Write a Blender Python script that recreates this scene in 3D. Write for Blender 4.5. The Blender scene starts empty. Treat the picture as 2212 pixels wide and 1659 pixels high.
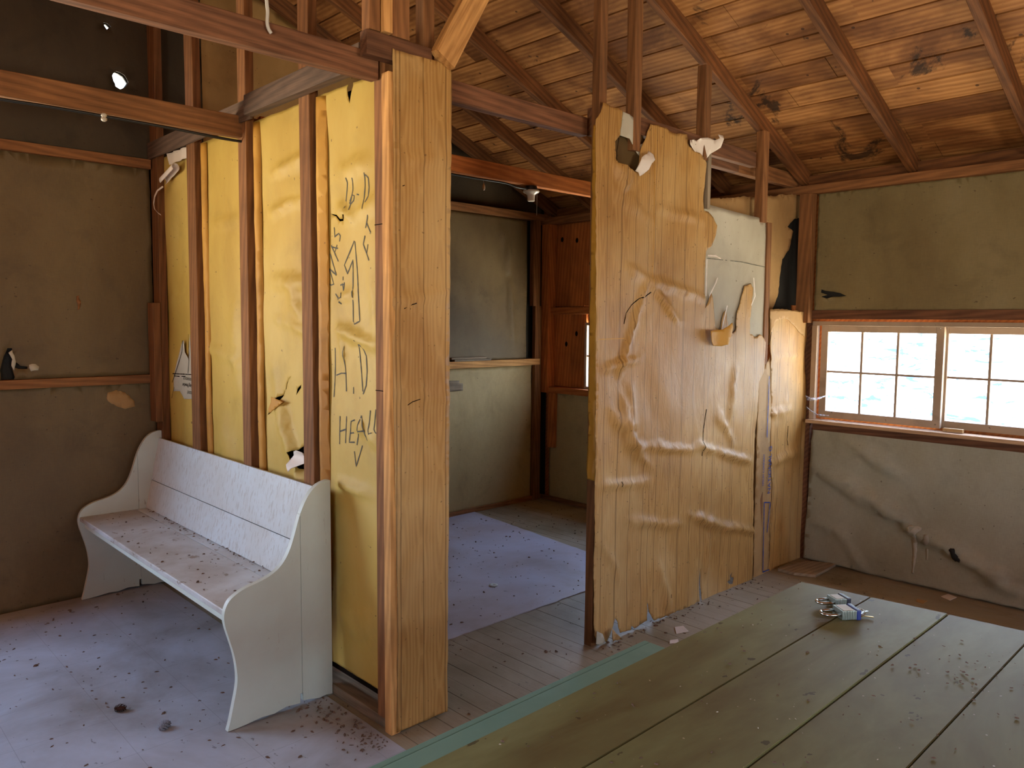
import bpy, bmesh, math, random
from mathutils import Vector, Matrix, noise
from mathutils.geometry import delaunay_2d_cdt
random.seed(11)
SC = bpy.context.scene
COL = SC.collection
V = Vector

# ------------------------------------------------------------------ camera
F = 1675.95
YAW, PIT, ROL = math.radians(46.238), math.radians(-4.682), math.radians(0.468)
CAM = V((-1.5644, -2.2325, 1.5))
fwd = V((math.cos(YAW) * math.cos(PIT), math.sin(YAW) * math.cos(PIT), math.sin(PIT)))
r0 = V((math.sin(YAW), -math.cos(YAW), 0)); u0 = r0.cross(fwd)
RT = r0 * math.cos(ROL) + u0 * math.sin(ROL); UP = -r0 * math.sin(ROL) + u0 * math.cos(ROL)
cd = bpy.data.cameras.new('camera'); cam = bpy.data.objects.new('camera', cd); COL.objects.link(cam)
cd.sensor_width = 36; cd.lens = F / 2212 * 36; cd.clip_start = 0.02
cam.matrix_world = Matrix.Translation(CAM) @ Matrix((RT, UP, -fwd)).transposed().to_4x4()
SC.camera = cam


def on(u, v, ax, val):
    """the point of the wall, floor or board plane  ax = val  that was measured at (u, v)"""
    d = RT * ((u - 1106) / F) - UP * ((v - 829.5) / F) + fwd
    i = 'xyz'.index(ax)
    return CAM + d * ((val - CAM[i]) / d[i])


# ------------------------------------------------------------------ materials
def srgb(r, g, b):
    return tuple(((c / 255) / 12.92 if c / 255 <= .04045 else ((c / 255 + .055) / 1.055) ** 2.4) for c in (r, g, b)) + (1,)


class NT:
    def __init__(self, name):
        self.m = bpy.data.materials.new(name); self.m.use_nodes = True
        self.t = self.m.node_tree; self.n = self.t.nodes; self.n.clear()
        self.out = self.n.new('ShaderNodeOutputMaterial'); self.b = self.n.new('ShaderNodeBsdfPrincipled')
        self.t.links.new(self.b.outputs[0], self.out.inputs[0])
        self.tc = self.n.new('ShaderNodeTexCoord'); self.oi = self.n.new('ShaderNodeObjectInfo')

    def L(self, a, b): self.t.links.new(a, b)

    def inp(self, sock, v):
        if isinstance(v, bpy.types.NodeSocket): self.L(v, sock)
        else: sock.default_value = v

    def math(self, op, a, b=0.0, c=None, clamp=False):
        n = self.n.new('ShaderNodeMath'); n.operation = op; n.use_clamp = clamp
        self.inp(n.inputs[0], a); self.inp(n.inputs[1], b)
        if c is not None: self.inp(n.inputs[2], c)
        return n.outputs[0]

    def coord(self, scale=(1, 1, 1), rand=True):
        mp = self.n.new('ShaderNodeMapping'); mp.inputs['Scale'].default_value = scale
        self.L(self.tc.outputs['Object'], mp.inputs[0])
        if rand:
            c = self.n.new('ShaderNodeCombineXYZ')
            self.L(self.math('MULTIPLY', self.oi.outputs['Random'], 37.0), c.inputs[2])
            self.L(self.math('MULTIPLY', self.oi.outputs['Random'], 91.0), c.inputs[0])
            self.L(c.outputs[0], mp.inputs['Location'])
        return mp.outputs[0]

    def noise(self, vec, scale, detail=4, rough=.55, dist=0):
        n = self.n.new('ShaderNodeTexNoise'); self.L(vec, n.inputs['Vector'])
        n.inputs['Scale'].default_value = scale; n.inputs['Detail'].default_value = detail
        n.inputs['Roughness'].default_value = rough; n.inputs['Distortion'].default_value = dist
        return n.outputs[0]

    def ramp(self, f, stops):
        n = self.n.new('ShaderNodeValToRGB'); self.L(f, n.inputs[0]); e = n.color_ramp.elements
        while len(e) < len(stops): e.new(.5)
        for q, (p, c) in zip(e, stops):
            q.position = p; q.color = c if len(c) == 4 else tuple(c) + (1,)
        return n.outputs[0]

    def mix(self, f, a, b, mode='MIX'):
        n = self.n.new('ShaderNodeMix'); n.data_type = 'RGBA'; n.blend_type = mode
        self.inp(n.inputs[0], f); self.inp(n.inputs[6], a); self.inp(n.inputs[7], b)
        return n.outputs[2]

    def bump(self, h, strength=.3, dist=.01):
        n = self.n.new('ShaderNodeBump'); self.L(h, n.inputs['Height'])
        n.inputs['Strength'].default_value = strength; n.inputs['Distance'].default_value = dist
        if self.b.inputs['Normal'].is_linked: self.L(self.b.inputs['Normal'].links[0].from_socket, n.inputs['Normal'])
        self.L(n.outputs[0], self.b.inputs['Normal'])

    def done(self, col, rough=.7, spec=.3):
        self.inp(self.b.inputs['Base Color'], col); self.inp(self.b.inputs['Roughness'], rough)
        self.b.inputs['Specular IOR Level'].default_value = spec
        return self.m


g = lambda v: (v, v, v, 1)


def wood(name, dark, light, stain=.5, rough=.75, spec=.25, rings=9.0):
    """sawn timber, grain along the object's own X"""
    t = NT(name); c = t.coord((.55, 6, 6)); c2 = t.coord((1, 1, 1))
    w = t.n.new('ShaderNodeTexWave'); w.wave_type = 'BANDS'; w.bands_direction = 'DIAGONAL'
    t.L(c, w.inputs['Vector']); w.inputs['Scale'].default_value = rings * .35; w.inputs['Distortion'].default_value = 5
    w.inputs['Detail'].default_value = 3; w.inputs['Detail Scale'].default_value = .9
    fine = t.noise(t.coord((2, 70, 70)), 3, 3)
    f = t.math('ADD', t.math('MULTIPLY', w.outputs[0 if len(w.outputs) == 1 else 1], .28), t.math('MULTIPLY', fine, .72))
    col = t.ramp(f, [(.05, dark), (.7, light)])
    blot = t.ramp(t.noise(c2, 3.2, 5, .6, .4), [(.36, g(1 - stain)), (.62, g(1))])
    col = t.mix(1.0, col, blot, 'MULTIPLY')
    tone = t.math('ADD', .78, t.math('MULTIPLY', t.oi.outputs['Random'], .4))
    cc = t.n.new('ShaderNodeCombineColor')
    for i in range(3): t.L(tone, cc.inputs[i])
    col = t.mix(1.0, col, cc.outputs[0], 'MULTIPLY')
    t.bump(fine, .25, .002)
    return t.done(col, rough, spec)


M = {}
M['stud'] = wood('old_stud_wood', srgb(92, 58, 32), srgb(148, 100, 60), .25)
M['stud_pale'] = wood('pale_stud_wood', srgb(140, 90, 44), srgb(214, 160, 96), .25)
M['beam'] = wood('brown_beam_wood', srgb(70, 44, 28), srgb(132, 88, 60), .25)
M['rafter'] = wood('rafter_wood', srgb(64, 36, 18), srgb(136, 86, 46), .35)
M['red'] = wood('red_plank_wood', srgb(146, 76, 34), srgb(206, 124, 62), .25)
M['sillwood'] = wood('weathered_sill_wood', srgb(150, 116, 86), srgb(206, 170, 132), .2)
M['greybeam'] = wood('grey_brown_beam_wood', srgb(58, 46, 38), srgb(104, 82, 66), .3)
M['greywood'] = wood('grey_weathered_wood', srgb(110, 96, 78), srgb(160, 142, 118), .3)

# wood-print panel: grain along local Y, grooves across local X
def woodprint(name, c_dark, c_light):
    t = NT(name)
    sep = t.n.new('ShaderNodeSeparateXYZ'); t.L(t.tc.outputs['Object'], sep.inputs[0]); x, y = sep.outputs[0], sep.outputs[1]
    wob = t.math('MULTIPLY', t.math('SUBTRACT', t.noise(t.coord((3, .8, 1)), 1, 2), .5), .010)
    xs = t.math('ADD', x, wob)
    def groove(period, off, width):
        fr = t.math('FRACT', t.math('DIVIDE', t.math('ADD', xs, off), period))
        d = t.math('ABSOLUTE', t.math('SUBTRACT', fr, .5))
        return t.math('LESS_THAN', d, width / period)
    gr = t.math('MAXIMUM', groove(.102, .02, .0026), groove(.249, .11, .002), clamp=True)
    # cathedral arches: long narrow ellipses
    w = t.n.new('ShaderNodeTexWave'); w.wave_type = 'RINGS'; w.rings_direction = 'Z'
    mp = t.n.new('ShaderNodeMapping'); mp.inputs['Scale'].default_value = (26, 2.2, 1)
    fx = t.n.new('ShaderNodeCombineXYZ')
    t.L(t.math('SUBTRACT', t.math('FRACT', t.math('DIVIDE', xs, .083)), .5), fx.inputs[0])
    t.L(t.math('SUBTRACT', t.math('FRACT', t.math('ADD', t.math('DIVIDE', y, .42), t.math('MULTIPLY', t.math('FLOOR', t.math('DIVIDE', xs, .083)), .37))), .5), fx.inputs[1])
    w.inputs['Scale'].default_value = .55; w.inputs['Distortion'].default_value = 2.2; w.inputs['Detail'].default_value = 2
    mp.inputs['Scale'].default_value = (3.2, 1.5, 1)
    t.L(fx.outputs[0], mp.inputs[0]); t.L(mp.outputs[0], w.inputs['Vector'])
    wv = w.outputs['Fac']
    st = t.noise(t.coord((60, 2.2, 60)), 2.2, 4, .6)
    f = t.math('ADD', t.math('MULTIPLY', wv, .38), t.math('MULTIPLY', st, .62))
    col = t.ramp(f, [(.1, c_dark), (.85, c_light)])
    blot = t.ramp(t.noise(t.coord((1, .7, 1)), 2.6, 5, .6), [(.34, (.80, .76, .70)), (.6, (1, 1, 1))])
    col = t.mix(1.0, col, blot, 'MULTIPLY')
    pale = t.ramp(t.noise(t.coord((1, .6, 1)), 1.5, 4, .55, .4), [(.50, (0, 0, 0)), (.66, (1, 1, 1))])
    col = t.mix(t.math('MULTIPLY', pale, .55), col, srgb(206, 176, 122))
    col = t.mix(t.math('MULTIPLY', gr, .5), col, srgb(84, 54, 22))
    spk = t.math('GREATER_THAN', t.noise(t.coord((1, 1, 1)), 60, 1), .74)
    col = t.mix(t.math('MULTIPLY', spk, .5), col, srgb(70, 45, 20))
    t.bump(t.noise(t.coord((2.4, 1.1, 1)), 4.5, 4, .55, .8), .35, .012)
    t.bump(t.noise(t.coord((1, 1, 1)), 22, 3), .18, .004)
    return t.done(col, .52, .4)


M['print'] = woodprint('wood_print_board', srgb(156, 112, 56), srgb(190, 148, 86))


def sheetmat(name, base, dark, light, rough=.6, weave=0.0, stain=.35, crinkle=.3, spec=.35):
    t = NT(name)
    n1 = t.noise(t.coord((1, .5, 1)), 1.7, 5, .6)
    col = t.ramp(n1, [(.3, dark), (.5, base), (.7, light)])
    bl = t.ramp(t.noise(t.coord((1, 1, 1)), 4.3, 6, .65, .5), [(.30, g(1 - stain)), (.48, g(1))])
    col = t.mix(1.0, col, bl, 'MULTIPLY')
    spk = t.math('GREATER_THAN', t.noise(t.coord((1, 1, 1)), 46, 1), .77)
    col = t.mix(t.math('MULTIPLY', spk, .6), col, srgb(60, 40, 20))
    if weave:
        wx = t.noise(t.coord((260, 30, 30)), 1, 1); wy = t.noise(t.coord((30, 260, 30)), 1, 1)
        wv = t.math('ADD', wx, wy)
        col = t.mix(t.math('MULTIPLY', wv, weave), col, g(.02))
    t.bump(t.noise(t.coord((1.6, .9, 1)), 5, 4, .5, .7), crinkle, .012)
    t.bump(t.noise(t.coord((1, 1, 1)), 26, 3), crinkle * .5, .003)
    return t.done(col, rough, spec)


M['yellow'] = sheetmat('yellow_cardboard', srgb(190, 158, 74), srgb(172, 138, 58), srgb(204, 176, 98), .58, 0, .12, .3)
M['ochre'] = sheetmat('ochre_cardboard_edge', srgb(186, 134, 48), srgb(160, 108, 34), srgb(204, 156, 66), .6, 0, .2, .3)
M['tan'] = sheetmat('tan_cardboard', srgb(176, 138, 88), srgb(150, 112, 66), srgb(190, 156, 106), .7, .1, .2, .25)
M['tan_pale'] = sheetmat('pale_tan_board', srgb(168, 130, 78), srgb(150, 112, 62), srgb(184, 146, 92), .7, .05, .2, .25)
M['liner'] = sheetmat('pale_liner_board', srgb(176, 168, 148), srgb(160, 150, 130), srgb(190, 184, 166), .7, 0, .12, .12)
M['scrap'] = sheetmat('white_paper_scrap', srgb(214, 200, 186), srgb(196, 180, 160), srgb(226, 216, 204), .7, 0, .1, .3)
M['canvas'] = sheetmat('olive_wall_paper', srgb(184, 160, 108), srgb(166, 140, 90), srgb(196, 174, 124), .62, .18, .16, .35)
M['canvas_brown'] = sheetmat('brown_wall_paper', srgb(118, 98, 64), srgb(102, 82, 52), srgb(132, 114, 80), .62, .18, .22, .35)
M['canvas_olive'] = sheetmat('dark_olive_wall_paper', srgb(134, 118, 78), srgb(118, 100, 62), srgb(146, 130, 92), .62, .18, .18, .3)
M['canvas_grey'] = sheetmat('grey_wall_paper', srgb(170, 166, 142), srgb(152, 148, 126), srgb(182, 178, 156), .62, .18, .16, .4)
M['felt'] = sheetmat('black_tar_paper', srgb(34, 32, 28), srgb(26, 24, 22), srgb(44, 40, 34), .8, 0, .2, .5)
M['gable'] = sheetmat('dark_stained_paper', srgb(74, 62, 44), srgb(58, 47, 33), srgb(88, 74, 54), .75, .15, .3, .4)
M['frame'] = sheetmat('weathered_window_frame', srgb(164, 142, 120), srgb(144, 122, 100), srgb(182, 162, 142), .6, 0, .25, .15)
M['ink'] = NT('pencil_mark').done(srgb(84, 82, 72), .8)
M['blueink'] = NT('blue_print').done(srgb(48, 68, 128), .8)
M['hollow'] = sheetmat('brown_paper_back', srgb(96, 74, 40), srgb(80, 60, 32), srgb(112, 88, 50), .8, 0, .2, .2)
M['blackhole'] = NT('dark_tear').done(srgb(26, 17, 10), .95, .1)


def paint_wood(name, base, worn, dirt, scale=(1, 1, 1), rough=.38, spec=.5, wear=.58, bl=(1, 1, 1)):
    t = NT(name)
    st = t.noise(t.coord(scale), 8, 6, .62, .2)
    fl = t.ramp(st, [(wear, (0, 0, 0)), (wear + .06, (1, 1, 1))])
    big = t.ramp(t.noise(t.coord(bl), 2.4, 6, .6, .3), [(.35, (0, 0, 0)), (.7, (1, 1, 1))])
    col = t.mix(t.math('MULTIPLY', big, .7), base, dirt)
    col = t.mix(t.math('MULTIPLY', fl, .8), col, worn)
    t.bump(st, .2, .002)
    t.inp(t.b.inputs['Roughness'], t.math('ADD', rough, t.math('MULTIPLY', big, .25)))
    m = t.done(col, t.math('ADD', rough, t.math('MULTIPLY', big, .25)), spec)
    return m


M['pew'] = paint_wood('white_painted_wood', srgb(198, 208, 196), srgb(150, 140, 122), srgb(184, 182, 168), (6, 6, 1.2), .4, .5, .66)
M['pew_back'] = paint_wood('worn_white_painted_wood', srgb(200, 208, 210), srgb(176, 174, 168), srgb(184, 178, 166), (10, 10, 2.2), .36, .5, .54)
M['pew_seat'] = paint_wood('dusty_white_painted_wood', srgb(200, 204, 204), srgb(120, 96, 70), srgb(138, 118, 92), (3, 2, 3), .3, .5, .60)
M['bench'] = paint_wood('teal_painted_wood', srgb(118, 164, 150), srgb(156, 180, 162), srgb(104, 144, 128), (.6, 4, 4), .4, .5, .66)


def tablemat():
    t = NT('olive_painted_table_board')
    big = t.ramp(t.noise(t.coord((.8, 2.4, 2)), 2.2, 6, .6, .4), [(.32, srgb(104, 98, 62)), (.52, srgb(122, 128, 86)), (.75, srgb(142, 156, 112))])
    d1 = t.math('GREATER_THAN', t.noise(t.coord((.7, 1, 1)), 24, 3, .6), .70)
    col = t.mix(t.math('MULTIPLY', d1, .7), big, srgb(62, 54, 38))
    d2 = t.math('GREATER_THAN', t.noise(t.coord((1, 1, 1), True), 70, 1), .79)
    col = t.mix(t.math('MULTIPLY', d2, .8), col, srgb(196, 190, 160))
    t.bump(t.noise(t.coord((1, 14, 14)), 4, 3), .2, .002)
    return t.done(col, .55, .3)


M['table'] = tablemat()


def floormat(name, c1, c2, c3, rough, spec, boards=False, lines=0):
    t = NT(name)
    big = t.ramp(t.noise(t.coord((1, 1, 1), False), 1.6, 6, .62, .4), [(.3, c1), (.5, c2), (.72, c3)])
    col = big
    d1 = t.math('GREATER_THAN', t.noise(t.coord((1, .6, 1), False), 34, 3, .6), .69)
    col = t.mix(t.math('MULTIPLY', d1, .55), col, srgb(60, 46, 34))
    if boards:
        fine = t.noise(t.coord((60, 2, 1)), 2, 3)
        col = t.mix(t.math('MULTIPLY', fine, .35), col, srgb(70, 56, 40))
        t.bump(fine, .2, .002)
    if lines:
        sep = t.n.new('ShaderNodeSeparateXYZ'); t.L(t.tc.outputs['Object'], sep.inputs[0])
        for i in (0, 1):
            fr = t.math('FRACT', t.math('DIVIDE', t.math('ADD', sep.outputs[i], .11), lines))
            d = t.math('LESS_THAN', fr, .006)
            col = t.mix(t.math('MULTIPLY', d, .35), col, srgb(70, 62, 54))
    rr = t.math('ADD', rough, t.math('MULTIPLY', t.noise(t.coord((1, 1, 1), False), 3, 5), .22))
    t.bump(t.noise(t.coord((1, 1, 1), False), 9, 4), .12, .004)
    return t.done(col, rr, spec)


M['lino'] = floormat('grey_linoleum', srgb(122, 116, 108), srgb(160, 162, 166), srgb(186, 194, 206), .26, .5, lines=.305)
M['lino_in'] = floormat('dusty_linoleum', srgb(156, 146, 144), srgb(178, 176, 188), srgb(192, 196, 214), .32, .5)
M['boards'] = floormat('worn_floor_boards', srgb(120, 108, 78), srgb(156, 144, 118), srgb(174, 164, 142), .42, .4, boards=True)


def roofmat():
    t = NT('amber_roof_boards')
    sep = t.n.new('ShaderNodeSeparateXYZ'); t.L(t.tc.outputs['Object'], sep.inputs[0])
    idx = t.math('FLOOR', t.math('DIVIDE', sep.outputs[0], .17))
    seg = t.math('FLOOR', t.math('DIVIDE', t.math('ADD', sep.outputs[1], t.math('MULTIPLY', idx, .7)), 2.1))
    wn = t.n.new('ShaderNodeTexWhiteNoise'); wn.noise_dimensions = '2D'
    cb = t.n.new('ShaderNodeCombineXYZ'); t.L(idx, cb.inputs[0]); t.L(seg, cb.inputs[1]); t.L(cb.outputs[0], wn.inputs['Vector'])
    off = t.n.new('ShaderNodeCombineXYZ'); t.L(t.math('MULTIPLY', wn.outputs[0], 50), off.inputs[2])
    def vec(sc):
        mp = t.n.new('ShaderNodeMapping'); mp.inputs['Scale'].default_value = sc
        t.L(t.tc.outputs['Object'], mp.inputs[0]); t.L(off.outputs[0], mp.inputs['Location']); return mp.outputs[0]
    w = t.n.new('ShaderNodeTexWave'); w.bands_direction = 'X'; t.L(vec((9, .9, 1)), w.inputs['Vector'])
    w.inputs['Scale'].default_value = 1.1; w.inputs['Distortion'].default_value = 7; w.inputs['Detail'].default_value = 3; w.inputs['Detail Scale'].default_value = .8
    fine = t.noise(vec((70, 2, 1)), 2, 3)
    f = t.math('ADD', t.math('MULTIPLY', w.outputs['Fac'], .45), t.math('MULTIPLY', fine, .55))
    col = t.ramp(f, [(.1, srgb(160, 106, 56)), (.8, srgb(202, 146, 88))])
    tone = t.ramp(wn.outputs[0], [(0, (.72, .66, .60)), (.5, (.86, .82, .78)), (1, (1.0, .98, .93))])
    col = t.mix(1.0, col, tone, 'MULTIPLY')
    stn = t.ramp(t.noise(vec((1.2, .6, 1)), 2.6, 5, .6, .6), [(.40, (.30, .22, .16)), (.60, (1, 1, 1))])
    col = t.mix(.85, col, stn, 'MULTIPLY')
    # dark water marks and nail bleeds
    vo = t.n.new('ShaderNodeTexVoronoi'); t.L(vec((1, 1, .001)), vo.inputs['Vector']); vo.inputs['Scale'].default_value = 9
    nail = t.math('LESS_THAN', vo.outputs['Distance'], .075)
    col = t.mix(t.math('MULTIPLY', nail, .75), col, srgb(46, 24, 12))
    blk = t.ramp(t.noise(t.coord((1, 1, 1), False), 1.9, 6, .7, 1.2), [(.60, (0, 0, 0)), (.66, (1, 1, 1))])
    col = t.mix(t.math('MULTIPLY', blk, .85), col, srgb(34, 22, 14))
    t.bump(fine, .2, .002)
    return t.done(col, .7, .25)


M['roof'] = roofmat()
M['gapdark'] = NT('dark_roof_gap').done(srgb(20, 13, 8), .95, .1)


def simple(name, col, rough=.5, metal=0, spec=.5):
    t = NT(name); t.b.inputs['Metallic'].default_value = metal
    n = t.noise(t.coord((1, 1, 1)), 30, 3)
    c = t.mix(t.math('MULTIPLY', n, .35), col, tuple(x * .55 for x in col[:3]) + (1,))
    return t.done(c, rough, spec)


M['steel'] = simple('brushed_steel', srgb(190, 192, 188), .25, 1)
M['lockbody'] = simple('laminated_lock_steel', srgb(168, 182, 178), .35, .85)
M['locklabel'] = simple('cream_lock_face', srgb(204, 200, 184), .5, .2)
M['blueplastic'] = simple('blue_bumper', srgb(30, 52, 132), .4)
M['navy'] = simple('navy_bumper', srgb(22, 22, 58), .4)
M['brass'] = simple('brass', srgb(190, 160, 90), .3, 1)
M['porcelain'] = simple('white_porcelain', srgb(226, 212, 196), .25)
M['blackcable'] = simple('black_cable', srgb(18, 15, 13), .5)
M['knob'] = simple('pale_ceramic', srgb(188, 178, 160), .4)
M['twine'] = simple('white_twine', srgb(196, 190, 180), .9)
M['litter'] = simple('brown_litter', srgb(104, 82, 66), .9)
M['cone'] = simple('pine_cone_scales', srgb(84, 52, 38), .8)
M['conegrey'] = simple('grey_droppings', srgb(130, 128, 132), .7)
M['plastic'] = simple('white_plastic', srgb(206, 218, 218), .35)
M['shade_tin'] = simple('tin', srgb(150, 150, 150), .5, .7)
M['grit'] = simple('pale_grit', srgb(200, 196, 180), .8)


def glassmat():
    m = bpy.data.materials.new('dusty_window_glass'); m.use_nodes = True; t = m.node_tree; n = t.nodes; n.clear()
    o = n.new('ShaderNodeOutputMaterial'); mx = n.new('ShaderNodeMixShader'); a = n.new('ShaderNodeBsdfTransparent'); b = n.new('ShaderNodeBsdfGlossy')
    b.inputs['Roughness'].default_value = .03; mx.inputs[0].default_value = .05; a.inputs[0].default_value = (.97, .98, .98, 1)
    t.links.new(a.outputs[0], mx.inputs[1]); t.links.new(b.outputs[0], mx.inputs[2]); t.links.new(mx.outputs[0], o.inputs[0]); return m


M['glass'] = glassmat()


def webmat():
    m = bpy.data.materials.new('cobweb'); m.use_nodes = True; t = m.node_tree; n = t.nodes; n.clear()
    o = n.new('ShaderNodeOutputMaterial'); mx = n.new('ShaderNodeMixShader'); a = n.new('ShaderNodeBsdfTransparent'); b = n.new('ShaderNodeBsdfTranslucent')
    b.inputs[0].default_value = (.85, .86, .9, 1)
    no = n.new('ShaderNodeTexNoise'); no.inputs['Scale'].default_value = 40
    tc = n.new('ShaderNodeTexCoord'); mp = n.new('ShaderNodeMapping'); mp.inputs['Scale'].default_value = (.4, 3, 3)
    t.links.new(tc.outputs['Object'], mp.inputs[0]); t.links.new(mp.outputs[0], no.inputs['Vector'])
    r = n.new('ShaderNodeValToRGB'); r.color_ramp.elements[0].position = .35; r.color_ramp.elements[0].color = g(.05); r.color_ramp.elements[1].position = .7; r.color_ramp.elements[1].color = g(.6)
    t.links.new(no.outputs[0], r.inputs[0]); t.links.new(r.outputs[0], mx.inputs[0])
    t.links.new(a.outputs[0], mx.inputs[1]); t.links.new(b.outputs[0], mx.inputs[2]); t.links.new(mx.outputs[0], o.inputs[0]); return m


M['web'] = webmat()

# ------------------------------------------------------------------ builders
def link(name, bm, mat, parent=None, mw=None, smooth=False):
    me = bpy.data.meshes.new(name); bm.to_mesh(me); bm.free()
    for m in (mat if isinstance(mat, (list, tuple)) else [mat]): me.materials.append(M[m] if isinstance(m, str) else m)
    if smooth:
        for p in me.polygons: p.use_smooth = True
    o = bpy.data.objects.new(name, me); COL.objects.link(o)
    if mw is not None: o.matrix_world = mw
    if parent is not None:
        o.parent = parent
        if mw is not None: o.matrix_parent_inverse = parent.matrix_world.inverted()
    return o


def tag(o, label, cat, group=None, kind=None):
    o['label'] = label; o['category'] = cat
    if group: o['group'] = group
    if kind: o['kind'] = kind
    return o


def struct(o): o['kind'] = 'structure'; return o


def empty(name, loc, rz=0):
    o = bpy.data.objects.new(name, None); COL.objects.link(o); o.empty_display_size = .05
    o.matrix_world = Matrix.Translation(V(loc)) @ Matrix.Rotation(rz, 4, 'Z'); return o


def bx(bm, x0, x1, y0, y1, z0, z1, bev=0):
    vs = [bm.verts.new((x, y, z)) for z in (z0, z1) for y in (y0, y1) for x in (x0, x1)]
    for f in ((0, 2, 3, 1), (4, 5, 7, 6), (0, 1, 5, 4), (2, 6, 7, 3), (0, 4, 6, 2), (1, 3, 7, 5)): bm.faces.new([vs[i] for i in f])
    if bev:
        bmesh.ops.bevel(bm, geom=[e for e in bm.edges if all(v in vs for v in e.verts)], offset=bev, segments=2, affect='EDGES', profile=.6)
    return vs


def box(name, x0, x1, y0, y1, z0, z1, mat, parent=None, bev=.002):
    """box object whose local X runs along its longest side (wood grain), origin at its low corner"""
    d = (x1 - x0, y1 - y0, z1 - z0); k = d.index(max(d))
    bm = bmesh.new()
    X = [V((1, 0, 0)), V((0, 1, 0)), V((0, 0, 1))][k]; Y = [V((0, 1, 0)), V((0, 0, 1)), V((1, 0, 0))][k]; Z = X.cross(Y)
    L, W, H = d[k], d[(k + 1) % 3], d[(k + 2) % 3]
    bx(bm, 0, L, 0, W, 0, H, min(bev, W * .3, H * .3))
    mw = Matrix.Translation((x0, y0, z0)) @ Matrix((X, Y, Z)).transposed().to_4x4()
    return link(name, bm, mat, parent, mw)


def timber(name, a, b, side, w, d, mat, parent=None, bow=.003, bev=.002):
    """board from a to b; w along 'side', d along the third axis; a and b lie on the centre line"""
    a, b = V(a), V(b); X = (b - a).normalized(); Y = (V(side) - X * V(side).dot(X)).normalized(); Z = X.cross(Y)
    L = (b - a).length; bm = bmesh.new(); n = max(2, int(L / .25)); ph = random.random() * 6
    rings = []
    for i in range(n + 1):
        s = i / n; q = bow * math.sin(s * math.pi) * math.sin(ph); r = bow * math.sin(s * math.pi * 1.5 + ph)
        q = q if 0 < i < n else 0; r = r if 0 < i < n else 0
        c = min(w, d) * .06
        prof = [(-w / 2 + c, -d / 2), (w / 2 - c, -d / 2), (w / 2, -d / 2 + c), (w / 2, d / 2 - c), (w / 2 - c, d / 2), (-w / 2 + c, d / 2), (-w / 2, d / 2 - c), (-w / 2, -d / 2 + c)]
        rings.append([bm.verts.new((L * s, y + q, z + r)) for y, z in prof])
    for i in range(n):
        for k in range(8): bm.faces.new((rings[i][k], rings[i + 1][k], rings[i + 1][(k + 1) % 8], rings[i][(k + 1) % 8]))
    bm.faces.new(rings[0]); bm.faces.new(rings[-1][::-1])
    bmesh.ops.recalc_face_normals(bm, faces=bm.faces)
    return link(name, bm, mat, parent, Matrix.Translation(a) @ Matrix((X, Y, Z)).transposed().to_4x4())


def tube(bm, pts, r, n=8, caps=True):
    pts = [V(p) for p in pts]; rings = []; pn = None
    for i, p in enumerate(pts):
        t = (pts[min(i + 1, len(pts) - 1)] - pts[max(i - 1, 0)]).normalized()
        if pn is None: pn = t.orthogonal().normalized()
        pn = (pn - t * pn.dot(t)).normalized(); bn = t.cross(pn)
        rr = r[i] if isinstance(r, (list, tuple)) else r
        rings.append([bm.verts.new(p + (pn * math.cos(2 * math.pi * k / n) + bn * math.sin(2 * math.pi * k / n)) * rr) for k in range(n)])
    for a, b in zip(rings, rings[1:]):
        for k in range(n): bm.faces.new((a[k], a[(k + 1) % n], b[(k + 1) % n], b[k]))
    if caps: bm.faces.new(rings[0][::-1]); bm.faces.new(rings[-1])


def lathe(bm, prof, n=24, c=(0, 0, 0)):
    rings = [[bm.verts.new((c[0] + r * math.cos(2 * math.pi * k / n), c[1] + r * math.sin(2 * math.pi * k / n), c[2] + z)) for k in range(n)] for r, z in prof]
    for a, b in zip(rings, rings[1:]):
        for k in range(n): bm.faces.new((a[k], a[(k + 1) % n], b[(k + 1) % n], b[k]))
    bm.faces.new(rings[0][::-1]); bm.faces.new(rings[-1])


def inside(p, poly):
    c = False; j = len(poly) - 1
    for i in range(len(poly)):
        if (poly[i][1] > p[1]) != (poly[j][1] > p[1]) and p[0] < (poly[j][0] - poly[i][0]) * (p[1] - poly[i][1]) / (poly[j][1] - poly[i][1]) + poly[i][0]: c = not c
        j = i
    return c


def rough_loop(poly, step, amp, seed):
    rnd = random.Random(seed); out = []
    for i in range(len(poly)):
        a, b = V(poly[i]), V(poly[(i + 1) % len(poly)]); L = (b - a).length; n = max(1, int(L / step)); t = (b - a).normalized() if L else V((1, 0)); nn = V((-t.y, t.x))
        for k in range(n):
            s = k / n; j = 0 if k == 0 else amp * (rnd.random() - .5) * 2 + amp * 1.5 * noise.noise(V((i * 3.1 + s * L * 9, seed, 0)))
            q = a.lerp(b, s) + nn * j; out.append((q.x, q.y))
    return out


WALLS = {  # origin, local X, local Y(up), normal toward the camera
    'x': (V((0, 0, 0)), V((0, -1, 0)), V((0, 0, 1)), V((-1, 0, 0))),
    'y': (V((0, 0, 0)), V((1, 0, 0)), V((0, 0, 1)), V((0, -1, 0))),
}


def wallpt(ax, val, u, v):
    p = on(u, v, ax, val); return (-p.y, p.z) if ax == 'x' else (p.x, p.z)


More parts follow.
